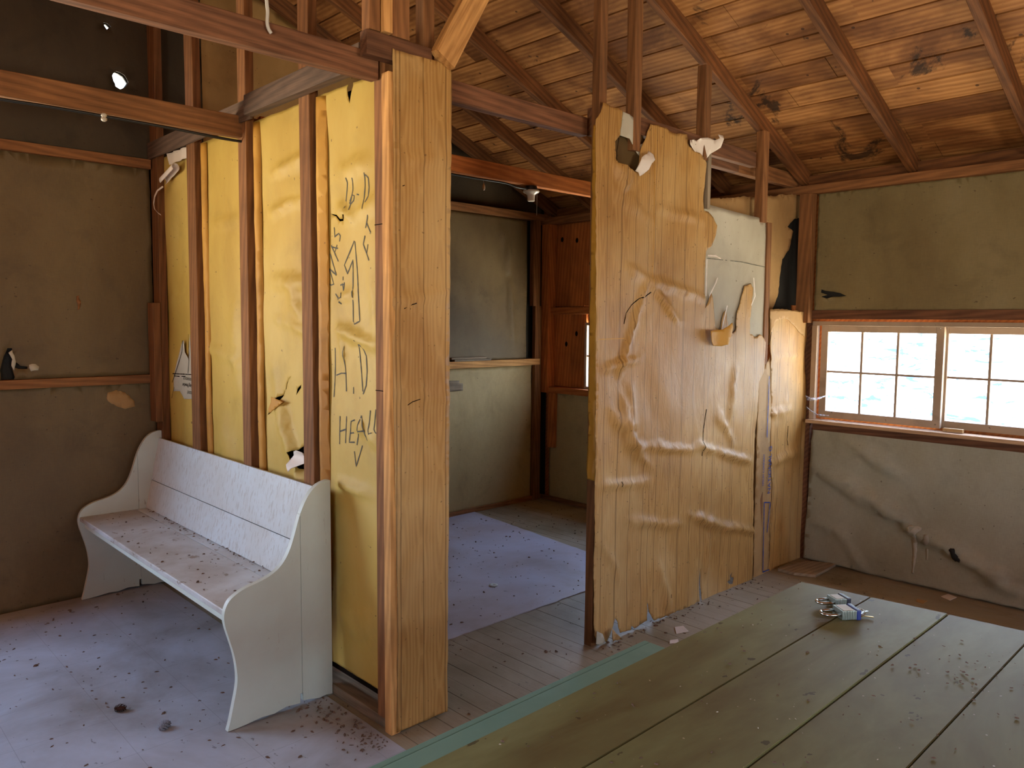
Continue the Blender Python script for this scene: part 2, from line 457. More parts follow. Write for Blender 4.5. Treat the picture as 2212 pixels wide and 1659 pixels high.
def field(creases, amp, seed, sc=1.0):
    def f(s, h):
        d = amp * (noise.noise(V((s * 2.6 * sc, h * 1.6 * sc, seed))) + .5 * noise.noise(V((s * 7 * sc, h * 4.5 * sc, seed + 5))))
        for (s0, h0, s1, h1, a, w) in creases:
            dx, dy = s1 - s0, h1 - h0; t = max(0, min(1, ((s - s0) * dx + (h - h0) * dy) / (dx * dx + dy * dy + 1e-9)))
            wv = w * .9 * noise.noise(V((s * 9, h * 9, seed + 2.5))) + w * .6 * noise.noise(V((s * 24, h * 24, seed)))
            q = abs(math.hypot(s - s0 - dx * t, h - h0 - dy * t) + wv); e = 1 - abs(2 * t - 1) ** 4
            d += 1.5 * a * math.exp(-(q / (.85 * w)) ** 2) * (.25 + .75 * e)
        return d
    return f


def sheet(name, ax, val, poly, mat, holes=(), grid=.022, thick=.002, rough=(.03, .0), disp=None, seed=1, parent=None, reg=None):
    """a board or paper sheet hung on the wall plane  ax = val, with real torn outline, creases and thickness"""
    poly = rough_loop(poly, rough[0], rough[1], seed); holes = [rough_loop(h, rough[0] * .6, rough[1], seed + 7) for h in holes]
    disp = disp or (lambda s, h: 0); pts = []; edges = []
    for lp in [poly] + holes:
        k = len(pts); pts += [V(p) for p in lp]; edges += [(k + i, k + (i + 1) % len(lp)) for i in range(len(lp))]
    xs = [p[0] for p in poly]; ys = [p[1] for p in poly]; rnd = random.Random(seed)
    a = min(xs) + grid / 2
    while a < max(xs):
        b = min(ys) + grid / 2
        while b < max(ys):
            q = (a + (rnd.random() - .5) * grid * .4, b + (rnd.random() - .5) * grid * .4)
            if inside(q, poly) and not any(inside(q, h) for h in holes): pts.append(V(q))
            b += grid
        a += grid
    vs, es, fs, *_ = delaunay_2d_cdt(pts, edges, [], 0, 1e-5)
    bm = bmesh.new(); bv = [bm.verts.new((p.x, p.y, disp(p.x, p.y))) for p in vs]
    for f in fs:
        cx = sum(vs[i].x for i in f) / len(f); cy = sum(vs[i].y for i in f) / len(f)
        if inside((cx, cy), poly) and not any(inside((cx, cy), h) for h in holes):
            try:
                bf = bm.faces.new([bv[i] for i in f]); bf.smooth = True
                bf.normal_update()
                if bf.normal.z < 0: bf.normal_flip()
            except ValueError: pass
    for v_ in [v_ for v_ in bm.verts if not v_.link_faces]: bm.verts.remove(v_)
    O, X, Y, Z = WALLS[ax]
    o0 = V((val, 0, 0)) if ax == 'x' else V((0, val, 0))
    mw = Matrix.Translation(o0) @ Matrix((X, Y, Z)).transposed().to_4x4()
    o = link(name, bm, mat, parent, mw)
    md = o.modifiers.new('thickness', 'SOLIDIFY'); md.thickness = thick; md.offset = -1
    return o


def px(ax, val, pts): return [wallpt(ax, val, *p) for p in pts]


def strokes(name, ax, val, lines, disp, mat, parent, w=.0022, off=.0012):
    bm = bmesh.new()
    for ln in lines:
        P = [V(wallpt(ax, val, *p)) for p in ln]; Q = []
        for a, b in zip(P, P[1:]):
            n = max(1, int((b - a).length / .012)); Q += [a.lerp(b, k / n) for k in range(n)]
        Q.append(P[-1]); ring = []
        for i, p in enumerate(Q):
            t = (Q[min(i + 1, len(Q) - 1)] - Q[max(i - 1, 0)]); t = t.normalized() if t.length else V((1, 0)); nn = V((-t.y, t.x))
            ww = w * (.7 + .5 * random.random()); z = disp(p.x, p.y) + off
            ring.append((bm.verts.new((p.x + nn.x * ww, p.y + nn.y * ww, z)), bm.verts.new((p.x - nn.x * ww, p.y - nn.y * ww, z))))
        for r1, r2 in zip(ring, ring[1:]): bm.faces.new((r1[0], r1[1], r2[1], r2[0]))
    O, X, Y, Z = WALLS[ax]; o0 = V((val, 0, 0)) if ax == 'x' else V((0, val, 0))
    return link(name, bm, mat, parent, Matrix.Translation(o0) @ Matrix((X, Y, Z)).transposed().to_4x4())


def cracks(name, ax, val, lines, disp, mat, parent, w=.0022, off=.0012):
    for ln in lines: strokes(name, ax, val, [ln], disp, mat, parent, w, off)


def lettering(name, body, size, mw, mat, parent, sx=1.0):
    cu = bpy.data.curves.new(name, 'FONT'); cu.body = body; cu.size = size; cu.extrude = .0003; cu.resolution_u = 3
    t = bpy.data.objects.new('tmp', cu); COL.objects.link(t); dg = bpy.context.evaluated_depsgraph_get()
    me = bpy.data.meshes.new_from_object(t.evaluated_get(dg)); bpy.data.objects.remove(t); me.name = name
    me.materials.clear(); me.materials.append(M[mat])
    o = bpy.data.objects.new(name, me); COL.objects.link(o); o.matrix_world = mw @ Matrix.Diagonal((sx, 1, 1, 1))
    o.parent = parent; o.matrix_parent_inverse = parent.matrix_world.inverted(); return o


XR, YB = 3.12, 2.297          # eave wall with the long window; gable wall
XL, YF = -3.40, -4.60         # the walls behind the viewer
ZE, SL = 2.34, .40            # rafter foot height and roof slope
ridge_x = (XR + XL) / 2
def zr(x): return ZE + SL * ((XR - x) if x > ridge_x else (x - XL))

# ------------------------------------------------------------------ setting
# floor of narrow boards running along Y
bm = bmesh.new(); x = XL - .1; k = 0
rb = random.Random(5)
while x < XR + .15:
    bx(bm, x + .0012, x + .0808, YF - .1, YB + .12, -.03, rb.uniform(-.0012, 0), 0); x += .082
    k += 1
fl = struct(link('floor', bm, 'boards'))
bm = bmesh.new(); bx(bm, XL - .15, XR + .15, YF - .15, YB + .15, -.06, -.031)
struct(link('floor_underlay', bm, 'blackhole'))

def holed_wall(name, ax, c0, c1, lo, hi, z0, z1, ops, mat):
    """vertical slab between c0..c1 on axis ax, running lo..hi, with rectangular openings"""
    bm = bmesh.new()
    cuts = sorted({lo, hi, *[o[0] for o in ops], *[o[1] for o in ops]}); zs = sorted({z0, z1, *[o[2] for o in ops], *[o[3] for o in ops]})
    for a, b in zip(cuts, cuts[1:]):
        for p, q in zip(zs, zs[1:]):
            m, n = (a + b) / 2, (p + q) / 2
            if any(o[0] < m < o[1] and o[2] < n < o[3] for o in ops): continue
            if ax == 'x': bx(bm, c0, c1, a, b, p, q)
            else: bx(bm, a, b, c0, c1, p, q)
    bmesh.ops.remove_doubles(bm, verts=bm.verts, dist=1e-5)
    return struct(link(name, bm, mat))

W1 = (-1.92, -.075, .915, 1.50)     # long window (y0,y1,z0,z1) in the eave wall
W2 = (.36, 1.86, .96, 1.49)         # window of the small room, widened out of view to brighten it
W3 = (-3.1, -1.2, .90, 1.95)      # window in the gable wall, left of the view
FILL_LEFT = (-3.4, -1.8, .9, 1.7)          # unseen opening added in the far eave wall for fill light
FILL_FRONT = (-.4, .8, .6, 1.35)           # unseen opening added behind the viewer to light the panels
holed_wall('wall_right', 'x', XR + .085, XR + .11, YF - .1, YB + .1, -.05, 2.47, [W1, W2], 'red')
holed_wall('wall_left', 'x', XL - .11, XL, YF - .1, YB + .1, -.05, 2.47, [FILL_LEFT], 'red')
holed_wall('wall_front', 'y', YF - .1, YF, XL, XR, -.05, 2.47, [FILL_FRONT], 'red')
holed_wall('wall_back', 'y', YB + .03, YB + .06, XL, XR + .1, -.05, 2.44, [W3], 'felt')
for yy, nm in ((YF - .1, 'gable_front'),):
    bm = bmesh.new(); p = [(XL, 2.4), (XR, 2.4), (ridge_x, zr(ridge_x) + .12)]
    a = [bm.verts.new((q[0], yy, q[1])) for q in p]; b = [bm.verts.new((q[0], yy + .1, q[1])) for q in p]
    bm.faces.new(a); bm.faces.new(b[::-1])
    for i in range(3): bm.faces.new((a[i], b[i], b[(i + 1) % 3], a[(i + 1) % 3]))
    struct(link('wall_gable_front', bm, 'red'))

# roof: boards along Y, laid on the rafters (local X runs down the slope)
def roof(side, name):
    bm = bmesh.new(); rr = random.Random(3 if side > 0 else 4)
    L = (XR + .35 - ridge_x) / math.cos(math.atan(SL)); s = 0
    while s < L:
        y = YF - .25; off = rr.uniform(.8, 2.6)
        while y < YB + .25:
            y2 = min(y + off, YB + .25); dz = rr.uniform(-.002, .002)
            bx(bm, s + .006, s + .17 - .005, y + .0015, y2 - .0015, dz, .022 + dz, 0); y = y2; off = 2.4 + rr.random()
        s += .17
    a = math.atan(SL); zt = zr(ridge_x) + .098
    if side > 0: X = V((math.cos(a), 0, -math.sin(a))); Y = V((0, 1, 0)); 
    else: X = V((-math.cos(a), 0, -math.sin(a))); Y = V((0, -1, 0))
    Z = X.cross(Y)
    if side < 0:
        for v_ in bm.verts: v_.co.y = -v_.co.y + 0
        bmesh.ops.reverse_faces(bm, faces=bm.faces)
    if Z.z < 0: Z = -Z
    mw = Matrix.Translation((ridge_x, 0, zt)) @ Matrix((X, Y, Z)).transposed().to_4x4()
    o = struct(link(name, bm, 'roof', None, mw))
    bm = bmesh.new(); bx(bm, 0, L + .05, YF - .3, YB + .3, .045, .06)
    if side < 0:
        for v_ in bm.verts: v_.co.y = -v_.co.y
        bmesh.ops.reverse_faces(bm, faces=bm.faces)
    q = struct(link('ceiling_roofing', bm, 'gapdark', None, mw)); return o
roof(1, 'ceiling'); roof(-1, 'ceiling_far_slope')
bm = bmesh.new(); bx(bm, ridge_x - .35, ridge_x + .35, YF - .3, YB + .3, zr(ridge_x) + .10, zr(ridge_x) + .2); struct(link('ceiling_ridge_cap', bm, 'felt'))  # unseen cap added to stop sun leaking in along the ridge

# rafters
for i, y in enumerate((-4.3, -3.68, -3.06, -2.42, -1.80, -1.19, -.60, .03, .575, 1.15, 1.72, 2.15)):
    for sd in (1, -1):
        x1 = XR + .28 if sd > 0 else XL - .28
        a = V((ridge_x + sd * .03, y + .02, zr(ridge_x) + .047)); b = V((x1, y + .02, (ZE - .28 * SL) + .047))
        o = timber('rafter', a, b, (0, 1, 0), .042, .092, 'rafter', bow=.002)
        vis = sd > 0 and y > -1.3
        names = {-1.19: 'dark roof rafter at the right edge of the ceiling, first above the window wall', -.60: 'roof rafter meeting the wall plate above the middle of the window wall',
                 .03: 'roof rafter carrying the short studs above the wood-print partition', .575: 'roof rafter just behind the studs above the torn board',
                 1.15: 'roof rafter behind the tie beam right of the corner post', 1.72: 'roof rafter whose lower end runs above the ceramic lamp holder',
                 2.15: 'rear roof rafter close to the gable wall, behind the upper studs'}
        if vis: tag(o, names[y], 'rafter', 'roof rafters')
        else: tag(o, ('roof rafter of the near bay out of the lit slope' if sd > 0 else 'rafter of the far roof slope over the viewer'), 'rafter', 'roof rafters out of view')

# ------------------------------------------------------------------ gable wall (y = YB)
fB = field([(.9, .3, 2.6, 1.0, .006, .12), (2.7, 2.2, 2.78, 1.3, .018, .02), (2.62, 2.25, 2.75, 1.9, .012, .02)], .006, 2)
zt_g = 2.312
# left bay papers
tl = sheet('wall_paper', 'y', YB, [(-3.3, 0), (-.005, 0), (-.005, 1.135), (-1.3, 1.135), (-2.75, 1.135), (-2.75, .95), (-3.3, .95)] if False else [(-1.3, 0.0), (-.005, 0.0), (-.005, 1.137), (-1.3, 1.137)], 'canvas_brown', disp=field([], .006, 3), grid=.05, seed=3)
tag(tl, 'brown wall paper on the left wall below the long rail, behind the white pew', 'wall covering', 'wall papers')
hole = px('y', YB, [(8, 770), (16, 752), (26, 752), (30, 775), (26, 795), (32, 815), (28, 822), (2, 824), (0, 800)])
hole2 = px('y', YB, [(29, 786), (36, 783), (44, 790), (60, 792), (59, 797), (40, 797), (31, 794)])
tl2 = sheet('wall_paper', 'y', YB, [(-1.3, 1.183), (-.005, 1.183), (-.005, 2.31), (-1.3, 2.31)], 'canvas_brown', [hole, hole2], disp=field([], .006, 4), grid=.05, rough=(.03, .002), seed=4)
tag(tl2, 'brown wall paper with a torn black hole at the far left', 'wall covering', 'wall papers')
f_l = field([], .006, 3); f_u = field([], .006, 4)
def wstain(nm, pts, mat, par, f, lab):
    o = sheet(nm, 'y', YB, px('y', YB, pts), mat, disp=lambda s, h: f(s, h) + .003, grid=.03, thick=.0006, rough=(.012, .003), seed=int(pts[0][0]), parent=par); o['label'] = lab
wstain('stain', [(232, 848), (250, 842), (270, 848), (290, 866), (292, 878), (270, 884), (240, 872), (230, 860)], 'tan', tl, f_l, 'pale smudge')
wstain('stain', [(165, 640), (170, 638), (174, 650), (171, 668), (166, 670)], 'stud', tl2, f_u, 'small brown mark')
wstain('torn_edge', [(18, 762), (26, 756), (31, 768), (34, 782), (30, 800), (24, 790), (26, 776)], 'liner', tl2, f_u, 'pale torn edge')
wstain('torn_edge', [(62, 788), (76, 786), (84, 792), (82, 800), (66, 802)], 'liner', tl2, f_u, 'pale torn edge')
# inner room papers
p1 = sheet('wall_paper', 'y', YB, [(.06, 0.02), (3.0, 0.02), (3.0, 1.137), (.06, 1.137)], 'canvas', disp=fB, grid=.05, seed=5)
tag(p1, 'olive wall paper below the rail on the back wall of the small room', 'wall covering', 'wall papers')
p2 = sheet('wall_paper', 'y', YB, [(.06, 1.19), (2.93, 1.19), (2.93, 2.31), (.06, 2.31)], 'canvas_brown', disp=fB, grid=.03, seed=6)
tag(p2, 'brown wall paper bulging above the rail on the back wall of the small room', 'wall covering', 'wall papers')
pt = sheet('paper_patch', 'y', YB - .012, px('y', YB - .012, [(950, 823), (992, 822), (992, 828), (1000, 828), (1000, 844), (950, 847)]), 'greywood', grid=.03, thick=.006)
tag(pt, 'small grey stepped patch nailed below the rail in the small room', 'patch')
# gable above the plates: dark tar paper on the left with the bullet holes, tan board on the right
def gable_poly(x0, x1, z0): 
    pts = [(x0, z0), (x1, z0), (x1, zr(x1) + .09)]
    if x0 < ridge_x < x1: pts.append((ridge_x, zr(ridge_x) + .09))
    return pts + [(x0, zr(x0) + .09)]
h1 = px('y', YB, [(243, 163), (250, 154), (257, 157), (268, 164), (277, 178), (270, 188), (259, 193), (250, 186)])
h2 = px('y', YB, [(222, 49), (231, 50), (240, 58), (231, 63)])
h3 = px('y', YB, [(262, 268), (280, 262), (297, 275), (296, 300), (270, 305)])
gl = sheet('gable_paper', 'y', YB + .004, gable_poly(XL + .02, .30, 2.36), 'gable', [h1, h2], disp=field([(-.24, 3.1, -.22, 2.5, .015, .03), (-.15, 3.1, -.12, 2.5, .012, .02)], .006, 8), grid=.05, rough=(.02, .002), seed=8)
tag(gl, 'dark tar paper in the gable with two bright bullet holes', 'wall covering', 'gable coverings')
g3_ = sheet('gable_paper', 'y', YB + .003, gable_poly(1.75, XR - .02, 2.365), 'gable', disp=field([], .005, 10), grid=.08, seed=10)
tag(g3_, 'dark paper in the gable behind the lamp holder of the small room', 'wall covering', 'gable coverings')
gr_ = sheet('gable_paper', 'y', YB + .002, gable_poly(.30, 1.748, 2.365), 'tan_pale', disp=field([], .005, 9), grid=.08, seed=9)
tag(gr_, 'tan board covering the gable behind the upper studs, right of the dark tar paper', 'wall covering', 'gable coverings')
bm = bmesh.new()   # outer gable sheathing with the same two holes, seen as daylight
def sheath(x0, x1, z0, hl): return sheet('wall_gable_back', 'y', YB + .02, gable_poly(x0, x1, z0), 'felt', hl, grid=.25, thick=.02, rough=(.05, 0))
struct(sheath(XL, XR, 2.38, [h1, h2])); bm.free()
# rails and plates of the gable wall
def rail(name, ax, c, lo, hi, z0, z1, mat, label, cat='rail', group=None, d=.05):
    o = box(name, *((c - d, c, lo, hi) if ax == 'x' else (lo, hi, c - d, c)), z0, z1, mat); return tag(o, label, cat, group)
rail('wall_rail', 'y', YB + .02, -1.4, -.01, 1.137, 1.183, 'stud', 'reddish horizontal rail across the left wall above the pew', 'rail')
rail('top_plate', 'y', YB + .02, XL, -.004, 2.31, 2.36, 'stud', 'horizontal top plate along the left wall under the dark gable', 'beam')
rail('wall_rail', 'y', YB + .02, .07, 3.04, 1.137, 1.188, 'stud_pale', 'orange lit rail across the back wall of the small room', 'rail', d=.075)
rail('top_plate', 'y', YB + .02, .05, XR, 2.312, 2.366, 'stud', 'top plate over the back wall of the small room', 'beam', d=.075)
bb = box('trim_1', .05, XR, YB - .02, YB, 0, .035, 'stud'); struct(bb)
# loose slats lying on the inner rail
for i, (a, b, zz, yy) in enumerate(((2.13, 2.50, 1.1885, .0), (2.11, 2.46, 1.2035, .012))):
    o = box('wood_scrap', a, b, YB - .052 + yy, YB - .012 + yy, zz, zz + .0145, 'greywood')
    tag(o, ['lower grey slat lying on the rail in the small room', 'upper grey slat of the pair lying on the rail in the small room'][i], 'slat', 'slats on the rail')

# ------------------------------------------------------------------ stud partition (x = 0)
ZT = 2.366
SP = [('wall_stud', 2.198, 2.297, 'stud', 'corner stud of the stud partition beside the left wall'),
      ('wall_stud', 1.690, 1.790, 'stud', 'brown stud second from the left wall, rising behind the far end of the pew'),
      ('wall_stud', 1.110, 1.190, 'stud', 'brown stud behind the pew middle, below the end of the tie beam'),
      ('wall_stud', .556, .640, 'stud', 'brown stud behind the near end of the pew, left of the graffiti board')]
for nm, a, b, m, lab in SP:
    o = timber(nm, (.02, (a + b) / 2, 0.04), (.02, (a + b) / 2, zr(.02) - .002), (0, 1, 0), b - a, .04, m, bow=.004)
    tag(o, lab, 'stud', 'studs of the left partition')
o = timber('cripple_stud', (-.022, 2.235, .925), (-.022, 2.235, 1.58), (0, 1, 0), .085, .04, 'stud', bow=0); tag(o, 'short reddish stud doubled onto the corner stud, ending at mid height', 'stud', 'studs of the left partition')
# corner post: brown stud plus pale edge piece
o = timber('wall_stud', (.02, .0765, .0), (.02, .0765, zr(0) - .0), (0, 1, 0), .063, .04, 'stud', bow=.0); tag(o, 'jointed brown stud at the right edge of the graffiti board', 'stud', 'corner post members')
for zc, hh in ((1.83, .003), (1.245, .003)):
    bm = bmesh.new(); bx(bm, -.0012, .002, .046, .107, zc, zc + hh); link('joint_line', bm, 'blackhole', o, Matrix.Identity(4))
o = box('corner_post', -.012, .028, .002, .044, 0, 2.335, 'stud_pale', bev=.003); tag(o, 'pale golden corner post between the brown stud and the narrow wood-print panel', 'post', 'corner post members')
# bottom plate
o = box('bottom_plate', .0, .09, .045, 2.20, 0, .041, 'greywood'); tag(o, 'dusty bottom plate on the floor under the left partition, beneath the yellow board', 'plate')
# top plates
o = box('top_plate', -.045, -.003, .132, 1.03, 2.368, 2.452, 'greybeam', bev=.003); tag(o, 'dark near piece of the top plate nailed over the studs, ending above the yellow board', 'beam', 'top plates of the left partition')
o = box('top_plate', -.014, -.002, 1.035, 2.29, 2.362, 2.45, 'greybeam', bev=.002); tag(o, 'dark far piece of the top plate running to the left wall corner', 'beam', 'top plates of the left partition')

# cardboard sheets
XS = .042
def bay(y1, y0, z0=.09, z1=2.37): return [(-y1, z0), (-y0, z0), (-y0, z1), (-y1, z1)]
CR = []
# sheet 1 (leftmost)
f1 = field([(-2.15, 1.6, -1.85, 1.6, .010, .02), (-2.1, 2.2, -1.9, 2.25, .012, .02), (-1.95, 1.3, -1.95, .7, .01, .05)], .008, 21)
t1 = px('x', XS, [(397, 733), (400, 734), (398, 765), (385, 805), (378, 827), (374, 826), (382, 800), (393, 770)])
s1 = sheet('cardboard_sheet', 'x', XS, bay(2.25, 1.72), 'yellow', [], disp=f1, seed=21, grid=.03)
tag(s1, 'narrow yellow cardboard sheet in the first bay beside the left wall, with printed scraps', 'cardboard sheet', 'yellow cardboard sheets of the left partition')
f2 = field([(-1.66, 1.35, -1.2, 1.28, .014, .03), (-1.6, 1.95, -1.25, 1.96, .008, .015), (-1.35, 1.6, -1.3, 1.1, .012, .06), (-1.55, 1.0, -1.3, .6, .012, .08)], .010, 22)
s2 = sheet('cardboard_sheet', 'x', XS, bay(1.72, 1.14), 'yellow', disp=f2, seed=22, grid=.028)
tag(s2, 'plain yellow cardboard sheet in the second bay from the left wall', 'cardboard sheet', 'yellow cardboard sheets of the left partition')
f3 = field([(-.98, 2.12, -.6, 2.16, .012, .02), (-.98, 1.96, -.6, 1.99, .016, .02), (-.98, 1.66, -.6, 1.64, .014, .025), (-.95, 1.5, -.62, 1.44, .012, .02), (-.9, 1.1, -.68, .72, .022, .03), (-.98, 1.3, -.85, .9, .010, .04), (-.8, 1.6, -.7, 1.5, .01, .03)], .010, 23)
tear3 = [px('x', XS, q) for q in ([(630, 811), (622, 822), (617, 840), (611, 852), (598, 860), (607, 864), (613, 850), (616, 838), (619, 826)],
                                  [(588, 872), (584, 878), (580, 888), (576, 897), (583, 892), (587, 884)],
                                  [(652, 831), (643, 840), (639, 855), (644, 848), (652, 838)])]
hole3 = px('x', XS, [(662, 955), (653, 965), (644, 972), (632, 976), (640, 1000), (650, 1012), (665, 1016)])
s3 = sheet('cardboard_sheet', 'x', XS, bay(1.14, .601), 'yellow', tear3 + [hole3], disp=f3, seed=23, grid=.02, rough=(.03, .0015))
tag(s3, 'torn yellow cardboard sheet in the third bay with slits and a hanging pale flap', 'cardboard sheet', 'yellow cardboard sheets of the left partition')
f4 = field([(-.40, 2.06, -.2, 2.07, .008, .03), (-.42, 1.93, -.3, 1.87, .012, .02), (-.3, 1.88, -.12, 1.93, .008, .02), (-.43, 1.46, -.12, 1.40, .018, .022), (-.43, 1.5, -.38, 1.34, .010, .015), (-.44, 1.56, -.3, 1.6, .01, .02),
            (-.45, .86, -.2, .84, .014, .02), (-.3, 1.1, -.12, 1.02, .01, .03), (-.2, 1.7, -.13, 1.2, .006, .015), (-.46, .35, -.2, .3, .008, .05)], .008, 24)
tear4 = [px('x', XS, q) for q in ([(759, 171), (763, 172), (762, 186), (757, 208), (755, 224), (751, 205), (750, 190), (754, 180)],
                                  [(711, 461), (724, 467), (733, 478), (742, 477), (752, 464), (748, 464), (741, 473), (734, 473), (726, 464)])]
s4 = sheet('cardboard_sheet', 'x', XS, bay(.599, .06, .10), 'yellow', tear4, disp=f4, seed=24, grid=.018, rough=(.03, .001))
tag(s4, 'yellow cardboard sheet covered in pencilled writing and an arrow, left of the corner post', 'cardboard sheet', 'yellow cardboard sheets of the left partition')
def cx(o, s): return lambda pts: [(o[0] + a / s, o[1] + b / s) for a, b in pts]
c1 = cx((680, 370), 4.88); c2 = cx((690, 700), 4.88)
graf = [c1(q) for q in ([(342, 70), (350, 120), (335, 290), (328, 395)], [(405, 70), (408, 200), (385, 330), (378, 410)], [(378, 320), (400, 250), (425, 260), (420, 310), (390, 345), (372, 330)],
        [(452, 243), (478, 250)], [(530, 15), (538, 150), (530, 330), (540, 400)], [(538, 35), (570, 70), (580, 170), (575, 260), (550, 330)],
        [(196, 590), (205, 690), (250, 655), (270, 680), (262, 740)], [(165, 780), (250, 950)], [(235, 775), (210, 850)], [(168, 795), (245, 815)], [(155, 870), (225, 1095)], [(145, 1025), (225, 1095)], [(145, 1025), (195, 1190), (165, 1200), (135, 1180)],
        [(578, 460), (552, 600)], [(565, 550), (605, 650)], [(548, 680), (528, 770), (588, 942)], [(578, 770), (562, 870)],
        [(425, 735), (315, 990), (350, 1080), (408, 935), (412, 1580), (425, 1612), (478, 1580), (455, 1050), (432, 740)],
        [(215, 1290), (290, 1400)], [(245, 1345), (300, 1330), (275, 1280)], [(270, 1200), (320, 1190)], [(290, 1180), (310, 1260)], [(315, 1170), (310, 1250)], [(300, 1110), (300, 1150)])]
graf += [c2(q) for q in ([(165, 250), (162, 450), (148, 770)], [(265, 230), (272, 400), (283, 710)], [(172, 540), (230, 518), (283, 520)], [(360, 665), (360, 735)],
         [(420, 170), (440, 420), (462, 710)], [(430, 208), (470, 245), (500, 340), (508, 500), (498, 650), (465, 740)],
         [(222, 970), (222, 1265)], [(292, 970), (285, 1255)], [(225, 1130), (285, 1110)], [(388, 1010), (345, 1025), (325, 1245), (382, 1245)], [(335, 1150), (372, 1145)],
         [(452, 965), (405, 1275)], [(452, 965), (520, 1230)], [(425, 1130), (500, 1125)], [(545, 910), (525, 1120), (540, 1160), (570, 1145)], [(600, 900), (580, 1110), (600, 1150), (620, 1152)],
         [(380, 1340), (400, 1500), (462, 1280)])]
strokes('pencil_writing', 'x', XS, graf, f4, 'ink', s4, w=.0030)
# ochre side flaps folded against the studs (left edge of each bay) and backing behind the tears
for (y1, y0, sh) in ((1.668, 1.63, s2), (1.09, 1.05, s3), (.54, .488, s4)):
    pl = [(-y1, .1), (-y0 - .008, .1), (-y0, .7), (-y0 - .006, 1.2), (-y0, 1.8), (-y0, 2.36), (-y1, 2.36)]
    o = sheet('folded_edge', 'x', XS - .022, pl, 'ochre', disp=lambda s, h, a=y0: -.02 * max(0, 1 - abs(s + a) / .05) + .0015 * math.sin(h * 7), grid=.03, rough=(.06, .0015), seed=int(y1 * 100), parent=sh)
    o['label'] = 'ochre folded edge'
bm = bmesh.new(); bx(bm, .075, .080, .05, 2.28, .05, 2.362)
tag(link('backing_board', bm, 'blackhole'), 'dark backing seen only through the tears of the yellow cardboard', 'backing board')
# flaps of the third sheet and the hanging pale flap
fl1 = sheet('torn_flap', 'x', XS - .012, px('x', XS - .012, [(590, 857), (600, 861), (616, 868), (600, 881), (587, 892), (584, 884), (590, 868)]), 'ochre', disp=lambda s, h: .01 + .02 * (h % .05), grid=.015, parent=s3)
fl2 = sheet('torn_flap', 'x', XS - .03, px('x', XS - .03, [(632, 976), (643, 973), (655, 978), (656, 1000), (648, 1004), (636, 1011), (629, 1019), (623, 1003), (625, 985)]), 'scrap', disp=lambda s, h: .02 * math.sin((h * 60)), grid=.012, parent=s3)
fl2['label'] = 'pale curled flap'
# printed scraps of the first sheet
sc1 = sheet('printed_paper', 'x', XS - .012, px('x', XS - .012, [(394, 740), (398, 735), (400, 760), (408, 775), (411, 722), (418, 850), (417, 862), (399, 862), (390, 845), (376, 845), (376, 812)]), 'liner', disp=lambda s, h: .003, grid=.02, parent=s1)
sc1['label'] = 'grey printed paper scrap'
cracks('print_rule', 'x', XS - .012, [[(375, 807), (417, 809)], [(378, 812), (390, 813)], [(394, 813), (403, 813)], [(378, 836), (373, 860)], [(409, 722), (410, 780), (408, 806)], [(396, 735), (395, 760), (386, 790), (374, 826)]], lambda s, h: .004, 'blackhole', sc1, w=.0025)
def flipped(ax_pt, ax=None):
    p = V(ax_pt); return Matrix.Translation(p) @ Matrix((V((0, 1, 0)), V((0, 0, -1)), V((-1, 0, 0)))).transposed().to_4x4()
pp = on(418, 826, 'x', .022)
lettering('print_text', 'shing Powder', .028, flipped(on(417, 831, 'x', .022)), 'blackhole', sc1, .95)
lettering('print_text', 'THOUSANDS OF', .022, flipped(on(417, 817, 'x', .022)), 'ink', sc1, .8)
lettering('print_text', 'cleaner', .034, flipped(on(417, 846, 'x', .022)), 'ink', sc1, .8)
# peeled paper curl at the top of the first bay
pc = sheet('peeled_paper', 'x', .012, px('x', .012, [(362, 332), (407, 315), (407, 340), (400, 342), (366, 356)]), 'scrap', disp=lambda s, h: .006 * math.sin(s * 60), grid=.015)
tag(pc, 'pale torn paper strip under the top plate in the first bay', 'paper scrap', 'peeled scraps in the first bay')
bm = bmesh.new(); N = 14; a0, a1 = on(360, 392, 'x', .02), on(388, 362, 'x', .02); r_ = .019
rows = []
for i in range(N + 1):
    th = -.6 + 4.6 * i / N; row = []
    for k in range(7):
        s = k / 6; c = a0.lerp(a1, s) + V((-.02, 0, 0)); jag = .006 * math.sin(k * 2.3 + i)
        row.append(bm.verts.new(c + V((-math.cos(th) * r_, math.sin(th) * r_ * .5 + (jag if i == N else 0), math.sin(th) * r_ * 1.2))))
    rows.append(row)
for i in range(N):
    for k in range(6): bm.faces.new((rows[i][k], rows[i][k + 1], rows[i + 1][k + 1], rows[i + 1][k]))
o = link('peeled_paper', bm, 'scrap', smooth=True); md = o.modifiers.new('t', 'SOLIDIFY'); md.thickness = .0015
tag(o, 'curled roll of peeled paper hanging high in the first bay', 'paper scrap', 'peeled scraps in the first bay')
bm = bmesh.new(); pts = [on(u, v, 'x', -.02) for u, v in ((352, 403), (340, 412), (334, 425), (332, 440), (334, 452), (341, 460), (347, 464))]
for i in range(len(pts) - 1):
    w = V((0, .006, .004)); bm.faces.new([bm.verts.new(q) for q in (pts[i] - w, pts[i + 1] - w, pts[i + 1] + w, pts[i] + w)])
o = link('peeled_paper', bm, 'scrap'); md = o.modifiers.new('t', 'SOLIDIFY'); md.thickness = .001
tag(o, 'thin curved paper strip dangling in front of the corner stud', 'paper scrap', 'peeled scraps in the first bay')

for o in [q for q in COL.objects if q.name.startswith('peeled_paper')]:
    mw = o.matrix_world.copy(); o.parent = s1; o.matrix_parent_inverse = s1.matrix_world.inverted(); o.matrix_world = mw
    for k in ('category', 'group'):
        if k in o: del o[k]
